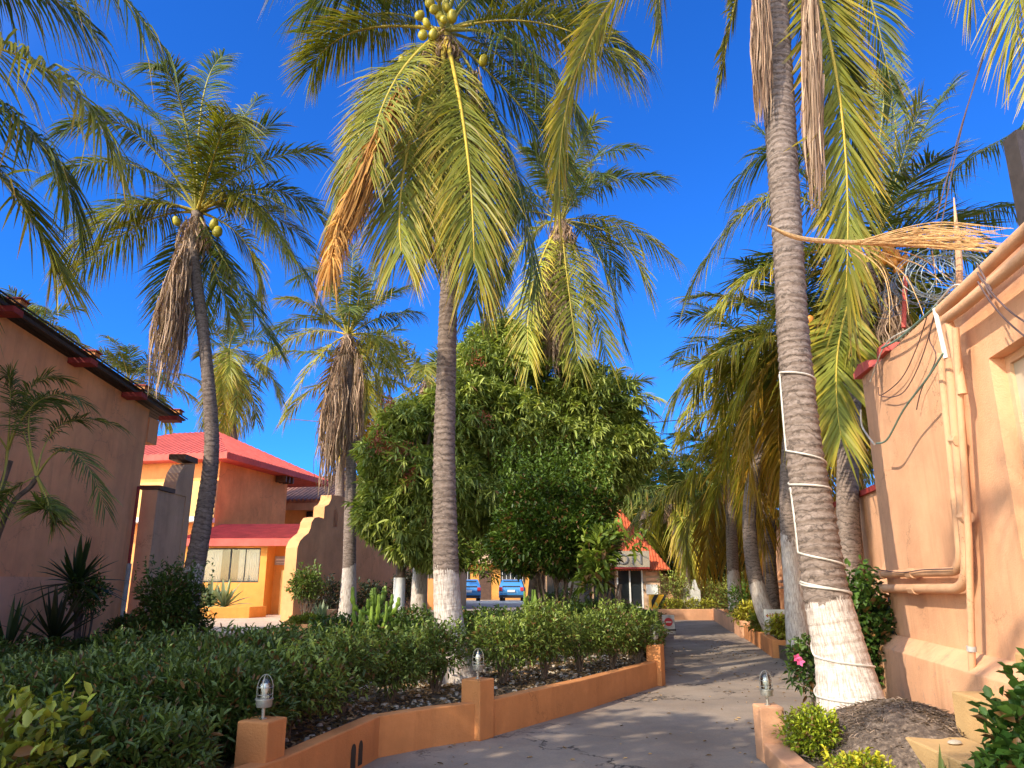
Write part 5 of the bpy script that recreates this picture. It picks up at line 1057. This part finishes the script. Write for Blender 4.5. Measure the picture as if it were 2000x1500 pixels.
V, Fq, co = leaf_arr(pp, dd, rsx.uniform(.06, .14, 600), .3, np.array([[.36, .10, .05]])*rsx.uniform(.6, 1.4, (600, 1)), rsx); np_mesh('flower_foliage', V, Fq, M['leaf'], t, co)
tree('tallest right mango tree forming the big dome in the centre', (P(1040, 1200, 21).x, 21, .27), [bl(1050, 870, 21.5, 150, 140, 110), bl(980, 720, 21.5, 90, 90, 82), bl(1130, 800, 21.5, 100, 90, 80), bl(1210, 875, 21.5, 74, 80, 68), bl(950, 850, 20.5, 95, 80, 90), bl(1120, 955, 21, 90, 90, 70), bl(960, 670, 21.8, 48, 50, 40), bl(950, 990, 20, 90, 70, 65), bl(1150, 740, 22, 50, 50, 32)], 8600, .28, GA, GB, 52, 5, .2, tr_top=P(1045, 1000, 21))
bush((P(1085, 1100, 17).x, 17), 1.55, 1.5, 3.9, 'dense round dark green ficus on several reddish stems in front of the mango trees', 26000, .12, (.035, .075, .012), (.10, .16, .02), 53, 'ficus_tree', 'tree', None, .26, .45, blobs=[bl(1085, 1045, 17, 118, 110, 72), bl(1040, 980, 17, 62, 60, 45), bl(1140, 990, 17, 60, 60, 42), bl(1020, 1070, 17, 60, 60, 48), bl(1150, 1070, 17, 55, 55, 45)], shell=.8, lump=.1)
bush((P(1190, 1100, 15.5).x, 15.5), .7, .6, 2.2, 'broad leaved shrub with pink flowers in front of the reception sign', 380, .26, (.07, .12, .015), (.22, .28, .04), 54, 'frangipani', 'shrub', None, .3, .36, blobs=[bl(1172, 1085, 15.5, 26, 26, 40), bl(1160, 1120, 15.5, 30, 30, 35), bl(1180, 1050, 15.5, 18, 18, 16)])
for i, (px, py, Yq, rx, rz) in enumerate(((880, 1105, 18, 36, 60),)):
    bush((P(px, py, Yq).x, Yq), .4, .4, 2.2, 'light green leafy shrub just right of the central trunk', 500, .17, (.08, .13, .02), (.2, .26, .04), 55, 'leafy_shrub', 'shrub', None, .35, .3, blobs=[bl(px+72, py-15, Yq, rx, rx, rz*.6)])
# background trees at the end of the road
for i, (px, py, Yq, rx, rz, l) in enumerate(((1390, 1010, 40, 70, 80, 'dark bushy tree behind the yellow fronds at the end of the road'), (1290, 1030, 42, 60, 90, 'bright green tree right of the reception roof'), (1440, 1060, 37, 60, 70, 'dark tree against the far boundary wall'), (1340, 940, 46, 70, 50, 'tall hazy green tree farthest along the road'), (1230, 960, 44, 50, 60, 'green tree behind the reception roof'))):
    b0 = bl(px, py, Yq, rx, rx, rz); tree(l, (b0[0], Yq, .1), [b0, bl(px-30, py+30, Yq-1, rx*.7, rx*.7, rz*.6), bl(px+25, py+40, Yq-1, rx*.7, rx*.7, rz*.6)], 1300, .34, (.02, .045, .008), (.09, .14, .025), 60+i, 4, .16, .35, 5, name='broadleaf_tree')
for i, (px, Yq, rx, h_, l, ca, cb) in enumerate((
  (1325, 32.3, .8, 1.5, 'leafy shrub left of the white pedestal in the far bed', GA, GB), (1400, 32.6, 1.0, 1.2, 'dark shrub right of the white pedestal', GA, GB), (1445, 33, .9, 1.6, 'dark shrub at the right end of the far bed', GA, GB), (1365, 31.6, .8, .5, 'low yellow ground plants along the far kerb', (.2, .2, .02), (.4, .38, .04)), (1318, 31.6, .5, .5, 'low yellow green tuft at the left end of the far kerb', (.15, .16, .02), (.35, .34, .04)),
  (1455, 22.8, .62, 1.15, 'rounded bright bush on the right verge kerb', (.03, .07, .01), (.10, .18, .02)), (1462, 21.9, .35, .6, 'yellow tufts spilling over the step of the verge kerb', (.25, .25, .03), (.5, .45, .05)), (1498, 19, .5, .5, 'low dark ground plants beside the reception sign', GA, (.14, .16, .02)), (1535, 17.4, .45, .5, 'yellow green plants at the near end of the verge kerb', (.2, .22, .02), (.45, .42, .05)))):
    p = P(px, 1200, Yq); bush((p.x, Yq), rx, rx*.7, h_, l, 900, .12, ca, cb, 80+i, 'verge_bush', 'bush', 'bushes along the verge', .1, .35, z0=.26)
# ---------------------------------------------------------------- hedges in the island
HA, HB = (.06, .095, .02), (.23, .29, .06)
hedge = [(-1.95, 7.0, .5, .55, 0.65, 'hedge bush right behind the bend of the planter wall'), (-1.72, 8.1, .46, .45, 0.66, 'open stemmed hedge bush left of the twin stems by the planter wall'), (-1.32, 8.75, .44, .42, 0.68, 'hedge bush showing its stems, second to the left of the central palm'), (-.92, 9.5, .42, .4, 0.68, 'hedge bush directly left of the foot of the central palm'),
 (-.12, 10.25, .5, .5, 0.73, 'hedge bush right of the central palm behind the middle lamp'), (.42, 10.75, .46, .45, 0.75, 'sunlit hedge bush with shoots, second to the right of the central palm'), (1.0, 11.5, .5, .45, 0.75, 'sunlit hedge bush in the middle of the right row'), (1.52, 12.0, .46, .45, 0.73, 'sunlit hedge bush next to last towards the corner lamp'), (1.98, 12.45, .42, .45, 0.72, 'sunlit hedge bush nearest the corner lamp')]
for i, (x, y, rx, ry, hh, l) in enumerate(hedge):
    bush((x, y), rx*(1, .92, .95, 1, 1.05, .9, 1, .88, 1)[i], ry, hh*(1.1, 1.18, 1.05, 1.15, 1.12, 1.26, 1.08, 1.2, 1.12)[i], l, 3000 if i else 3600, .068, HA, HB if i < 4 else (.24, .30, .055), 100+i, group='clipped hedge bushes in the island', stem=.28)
mass = [(-2.12, 6.2, .42, .45, .55, 'small hedge bush right behind the nearest lamp pillar'), (-2.55, 6.3, .7, .7, 0.59, 'dark hedge bush behind the nearest lamp pillar'), (-2.7, 7.6, .75, .7, 0.61, 'dark hedge bush left of the planter wall bend, second row'), (-3.5, 6.7, .8, .8, 0.57, 'low dark hedge bush in the lower left, middle of the mass'), (-3.6, 8.0, .8, .75, 0.60, 'leafy hedge bush with long shoots below the left palm'), (-4.6, 7.4, .75, .8, 0.52, 'dark hedge bush near the left edge below the brown wall'),
 (-2.5, 8.9, .7, .6, 0.61, 'hedge bush behind the row, in front of the courtyard paving'), (-5.6, 8.2, .8, .7, 0.47, 'dark hedge bush at the left edge in front of the brown wall'), (-2.9, 5.2, .75, .7, 0.44, 'dark hedge bush along the bottom edge beside the lamp pillar'), (-4.1, 5.6, .8, .7, 0.43, 'dark hedge bush along the bottom edge behind the broad leaved shrub'), (-3.7, 9.2, .75, .5, 0.55, 'hedge bush in the back row left of the courtyard paving'), (-2.25, 5.0, .45, .5, 0.39, 'small dark hedge bush under the nearest lamp pillar'), (-6.6, 9.2, .8, .6, 0.44, 'feathery dark hedge bush in the far left corner')]
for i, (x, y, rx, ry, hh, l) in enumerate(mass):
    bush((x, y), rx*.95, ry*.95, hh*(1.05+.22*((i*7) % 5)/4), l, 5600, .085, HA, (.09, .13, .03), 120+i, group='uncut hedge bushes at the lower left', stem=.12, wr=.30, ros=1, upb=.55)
bush((-2.88, 4.25), .62, .55, .66, 'broad leaved yellow green shrub in the bottom left corner', 1700, .095, (.10, .13, .015), (.26, .28, .035), 140, 'leafy_shrub', 'shrub', None, .1, .5, z0=.27, upb=.6)
back = [(-2.9, 12.6, .7, .6, .7), (-2.0, 13.4, .8, .7, .8), (-1.1, 13.8, .7, .6, .85), (-3.2, 15, .8, .8, .8), (-2.2, 16.5, .9, .8, .95), (.2, 14.8, .7, .6, 1.0), (1.2, 15.5, .7, .6, 1.1), (2.2, 16.5, .7, .6, 1.0), (-.6, 16.5, .7, .7, .9), (2.8, 18.6, .8, .8, .7), (3.4, 22.5, .8, .8, .45), (2.4, 21, 1.0, .9, .9), (4.2, 26, .7, .7, .35), (1.2, 20, .8, .8, 1.2), (2.35, 13.9, .4, .5, .7)]
bl_ = ['low bush at the back of the island below the orange terrace', 'bush behind the candelabra cactus', 'bush behind and left of the central palm', 'bush at the far left edge of the island', 'bush between the two thin whitewashed trunks', 'bush behind the sunlit hedge row', 'bush under the ficus with reddish stems', 'dark bush below the broad leaved shrub', 'bush behind the central trunk', 'dark bush left of the reception door', 'bush in front of the striped block', 'dark bush under the reception sign', 'bush at the far tip of the island', 'bush at the foot of the ficus', 'small bush at the road edge behind the corner lamp']
for i, (x, y, rx, ry, hh) in enumerate(back):
    bush((x, y), rx, ry, hh*(.72 if y < 17 else .8), bl_[i], 2200, .10, HA, (.10, .16, .025), 150+i, group='bushes in the middle of the island', stem=.1, wr=.4)
# cacti, agaves, yuccas
def cactus(label, base, h_, seed, arms=14, r=.055, spread=.7):
    t = thing('candelabra_cactus', label, 'cactus', base, 'candelabra cacti'); rs = random.Random(seed)
    def rib(pts, r0, nm):
        L = spline(pts, 5); n = 8; mb = MB(); mb.tube(L, [r0*(.75+.25*math.sin(i*1.9))*(1 if i < len(L)-2 else .6) for i in range(len(L))], 6); mb.build(nm, M['cactus'], t, smooth=True)
    b = Vector(base); rib([b, b+Vector((.02, 0, h_*.5)), b+Vector((0, 0, h_))], r*1.3, 'stem')
    for k in range(arms):
        a = rs.uniform(0, 6.28); z = rs.uniform(.2, .75)*h_; o = rs.uniform(.4, 1)*spread*h_*.45; e = Vector((math.cos(a)*o, math.sin(a)*o, 0)); s = b+Vector((0, 0, z))
        rib([s, s+e*.7+Vector((0, 0, .05)), s+e+Vector((0, 0, .18*h_)), s+e*1.05+Vector((0, 0, min(.45*h_, (h_*1.02-z)*rs.uniform(.6, 1))))], r, 'arm')
M['cactus'] = plain("cactus_skin", (.20, .30, .035), .5, var=.25, scale=9)
cactus('bright green candelabra cactus lit by the sun left of the central palm', (P(730, 1200, 13.6).x, 13.6, .3), 1.15, 5, 18, .05, .95)
cactus('tall slender candelabra cactus right of the central palm below the ficus', (P(1045, 1200, 14.2).x, 14.2, .3), 1.1, 9, 9, .035, .7)
def agave(label, c, n, L, w, ca, cb, seed, name='agave', e=(15, 85), bz=.3):
    t = thing(name, label, 'succulent' if name == 'agave' else 'yucca', c, None); blades(t, 'leaves', c, n, L, w, ca, cb, seed, e, bendz=bz); return t
AG1, AG2 = (.14, .20, .12), (.34, .40, .24)
agave('grey green agave rosette on the curved tan bed before the stepped wall', tuple(P(628, 1218, 21.2)), 26, .75, .06, AG1, AG2, 1)
for i, (px, s) in enumerate(((386, 'left agave of the three under the curtained window'), (410, 'middle agave of the three under the curtained window'), (438, 'right agave of the three under the curtained window'))): agave(s, tuple(P(px, 1185, 27.0)), 24, 1.1, .09, AG1, AG2, 3+i)
DG1, DG2 = (.018, .035, .010), (.05, .08, .02)
t = agave('dark spiky yucca on a pale stem against the left house wall', tuple(P(148, 1140, 12.8)), 44, .85, .055, DG1, DG2, 11, 'yucca', (-10, 85)); MB().tube([P(150, 1270, 12.8), P(152, 1200, 12.8), P(148, 1135, 12.8)], .05, 8).build('stem', M['bark'], t, smooth=True)
agave('low spiky yucca left of the taller one', tuple(P(105, 1250, 12.2)), 22, 1.0, .05, DG1, (.08, .07, .03), 12, 'yucca', (25, 88), .1)
agave('spiky grass clump at the left edge against the house', tuple(P(12, 1275, 10.9)), 18, .8, .04, DG1, DG2, 13, 'yucca', (30, 88), .1)
for i, (px, Yq, rx, hh, l, st, n) in enumerate(((170, 12.9, .38, 1.3, 'shrub with bare stems beside the spiky yucca', .62, 900), (330, 12.8, .62, 1.45, 'tall shrub hiding the foot of the left palm', .25, 4200), (262, 14.6, .5, .6, 'low bush by the drain pipe of the left house', .15, 1800), (60, 11.0, .5, .3, 'low yellow green ground plants in the left bed', .05, 1600), (200, 12.8, .7, .35, 'low dark ground plants in the left bed', .05, 1800), (100, 12.0, .5, .4, 'dark undergrowth along the left house', .05, 1500), (330, 14.6, .6, .6, 'dark undergrowth beside the left palm', .05, 1500), (385, 13.6, .35, .65, 'small bush at the corner of the brown retaining wall', .1, 1200))):
    p = P(px, 1200, Yq); bush((p.x, Yq), rx, rx*.8, hh, l, n, .085, HA, (.08, .13, .02) if i != 3 else (.16, .17, .02), 180+i, 'bed_shrub', 'shrub', 'shrubs in the bed by the left house', st, .42, z0=.30)
for i, (px, Yq, rx, hh, l, ca, cb, st) in enumerate(((598, 21.6, .5, 1.5, 'sunlit leafy shrub beside the end of the stepped wall', GA, (.16, .22, .05), .45), (640, 23.4, .7, 1.2, 'dark purple shrub behind the whitewashed palm', (.02, .015, .015), (.05, .06, .03), .2), (725, 24, .6, 1.1, 'dark shrub right of the whitewashed palm', (.02, .02, .015), (.05, .07, .03), .2), (790, 25, .5, 1.4, 'thin dark shrub against the far part of the stepped wall', (.02, .02, .015), (.06, .06, .03), .4), (600, 21.2, .5, .25, 'yellow green ground cover on the curved tan bed', (.12, .15, .02), (.25, .28, .04), .0))):
    p = P(px, 1200, Yq); bush((p.x, Yq), rx, rx*.7, hh, l, 1500, .11, ca, cb, 200+i, 'wall_shrub', 'shrub', 'shrubs before the stepped wall', st, .42, z0=.36)
# second thin whitewashed trunk (a palm whose crown is inside the mango foliage)
t = thing('coconut_palm', 'thin whitewashed palm between the mango trunk and the central palm, crown hidden in leaves', 'palm tree', tuple(P(817, 1210, 20.5)))
trunk(t, [P(817, 1225, 20.5), P(820, 1130, 20.5), P(825, 1000, 20.5), P(830, 900, 20.5)], [.24, .2, .17, .16], 2.0, ns=14, step=.05, seed=9); auto_fronds(t, P(830, 900, 20.5), 8, 2.0, 91, 80, -10, .6, .06, 36)
# right side planting
YB = ((.10, .17, .012), (.38, .42, .03))
bush((2.62, 7.1), .25, .27, .40, 'bright yellow green duranta bush beside the lone pillar', 2600, .045, *YB, 220, 'duranta_bush', 'bush', None, .05, .5, z0=.08)
bush((2.60, 6.05), .25, .26, .24, 'second yellow green duranta bush at the bottom edge under the huge palm', 2200, .045, YB[0], (.48, .44, .03), 221, 'duranta_bush', 'bush', None, .05, .5, z0=.08)
bush((4.42, 9.85), .42, .5, 1.55, 'dark green hibiscus bush between the huge palm and the right wall', 2600, .10, (.018, .045, .010), (.07, .13, .02), 222, 'hibiscus_bush', 'bush', None, .12, .6, z0=.1)
t = bush((3.78, 9.9), .28, .28, .72, 'small shrub with a pink flower peeping out left of the huge palm', 700, .09, (.02, .05, .012), (.09, .15, .03), 223, 'flowering_shrub', 'shrub', None, .15, .5, z0=.1)
for k, q in enumerate(((1562, 1292, 9.6), (1556, 1285, 9.65))): 
    c_ = P(*q); mb = MB()
    for j in range(5): a = 2*pi*j/5; d = Vector((math.cos(a), -.5, math.sin(a))).normalized(); e = Vector((-math.sin(a), 0, math.cos(a))); mb.add([c_, c_+d*.035+e*.02, c_+d*.065, c_+d*.035-e*.02], [(0, 1, 2, 3)])
    mb.build('flower', M['pink'], t)
M_ = bush((2.95, 4.4), .36, .36, .74, 'dark green broad leaved bush in the bottom right corner', 1500, .10, (.025, .07, .012), (.09, .17, .03), 224, 'leafy_bush', 'bush', None, .05, .62, z0=.3)
agave('single sword leafed sprout in front of the root mound', (2.98, 5.75, .1), 5, .35, .03, (.08, .12, .03), (.2, .25, .08), 15, 'agave', (40, 80), .1)
# bougainvillea-like pink flowers on the frangipani
# ---------------------------------------------------------------- litter and gravel
rs = np.random.RandomState(12)
def inside(poly, x, y):
    r = np.zeros(len(x), bool); n = len(poly); j = n-1
    for i in range(n):
        xi, yi = poly[i]; xj, yj = poly[j]; c = ((yi > y) != (yj > y)) & (x < (xj-xi)*(y-yi)/(yj-yi+1e-12)+xi); r ^= c; j = i
    return r
n = 26000; x = rs.uniform(-5, 3, n); y = rs.uniform(4, 15, n); k = inside(ISL, x, y); x, y = x[k], y[k]; n = len(x)
a = rs.uniform(0, 6.28, n); d = np.stack([np.cos(a), np.sin(a), rs.uniform(-.2, .5, n)], 1); cc = np.array([[.20, .13, .07]])*rs.uniform(.3, 2.2, (n, 1))*np.array([[1, 1, 1]])
V, Fq, co = leaf_arr(np.stack([x, y, np.full(n, .285)], 1), d, rs.uniform(.03, .09, n), .45, cc, rs, .3)
o = np_mesh('leaf_litter', V, Fq, M['dead'], None, co); o['kind'] = 'stuff'; o['label'] = 'dry leaf litter on the soil of the planter'
mb = MB(); rg = random.Random(9)
for i in range(1500):
    x, y = rg.uniform(-3, 2.6), rg.uniform(6.5, 14)
    if not inside(ISL, np.array([x]), np.array([y]))[0]: continue
    s = rg.uniform(.012, .04); q = rg.uniform(0, 3); vs = [(x+s*math.cos(q+k*pi/3)*rg.uniform(.8, 1.2), y+s*math.sin(q+k*pi/3)*rg.uniform(.7, 1.1), .272) for k in range(6)]; mb.add(vs+[(x+(vx-x)*.6, y+(vy-y)*.6, .272+s*.8) for vx, vy, _ in vs], [(k, (k+1) % 6, 6+(k+1) % 6, 6+k) for k in range(6)]+[(6, 7, 8, 9, 10, 11)])
o = mb.build('gravel', M['stone'], kind='stuff'); o['label'] = 'pale gravel between the hedge bushes'
o = MB(Matrix.Translation((2.78, 5.95, .14)) @ Matrix.Diagonal((.1, .08, .07, 1))).lathe((0, 0, 0), [(.3, -.9), (.9, -.4), (1, .1), (.7, .7), (.1, 1)], 10).build('stone', M['kerb_far'], smooth=True); tag(o, 'reddish stone lying between the two duranta bushes', 'stone')
# ---------------------------------------------------------------- trees behind the viewer, whose shade falls on the near garden
def shade_tree(label, x, y, z, rx, rz, seed, n=1500): tree(label, (x, y, 0), [(x, y, z, rx, rx, rz), (x+rx*.5, y+.4, z-.5, rx*.6, rx*.6, rz*.6), (x-rx*.5, y-.5, z-.3, rx*.6, rx*.6, rz*.6)], n, .32, GA, GB, seed, 4, .2, .35, 6, name='shade_tree')
shade_tree('shade tree behind the viewpoint, nearest the planter', -8.2, .3, 7.2, 3.3, 1.8, 301)
shade_tree('shade tree behind the viewpoint, farthest back', -8.6, -1.9, 7.4, 2.5, 1.5, 303)

for i, (px, py, Yq, rx, rz, l) in enumerate(((900, 1075, 76, 90, 40, 'distant tree behind the far lodge, left of the central palm'), (985, 1070, 78, 90, 45, 'distant tree behind the middle of the far lodge'), (1075, 1070, 76, 90, 45, 'distant tree behind the right end of the far lodge'), (1170, 1060, 70, 80, 50, 'distant tree behind the reception booth'))):
    b0 = bl(px, py, Yq, rx, rx*.5, rz); tree(l, (b0[0], Yq, .1), [b0, bl(px-40, py+20, Yq-1, rx*.6, rx*.4, rz*.7)], 1100, .8, (.04, .08, .012), (.14, .2, .03), 90+i, 3, .2, .4, 5, name='broadleaf_tree')
n = 1800; x = rs.uniform(-2.5, 5.4, n); y = rs.uniform(6, 22, n); k = ~inside([(a-.12, b) for a, b in ISL], x, y); k &= rs.uniform(0, 1, n) < .35+.65*(np.abs(x-1-.22*(y-8)) > 1.2); x, y = x[k], y[k]; n = len(x)
a = rs.uniform(0, 6.28, n); d = np.stack([np.cos(a), np.sin(a), rs.uniform(.05, .2, n)], 1)
V, Fq, co = leaf_arr(np.stack([x, y, np.full(n, .012)], 1), d, rs.uniform(.02, .07, n), .4, np.array([[.30, .19, .09]])*rs.uniform(.3, 1.8, (n, 1)), rs, .3)
o = np_mesh('road_litter', V, Fq, M['dead'], None, co); o['kind'] = 'stuff'; o['label'] = 'scattered dry leaves on the driveway'

C = Vector((-3.6, -2.3, 9.4)); t = thing('coconut_palm', 'palm standing behind the viewpoint whose fronds shade the right wall', 'palm tree', (-4.0, -3.0, 0), 'coconut palms')
trunk(t, [(-4.0, -3.0, 0), (-3.9, -2.8, 4), C], [.24, .18, .16], 1.5, ns=12, step=.1); auto_fronds(t, C, 15, 3.3, 95, 75, -70, .8, .055, 50, kinds='ggmmy', shy=False)
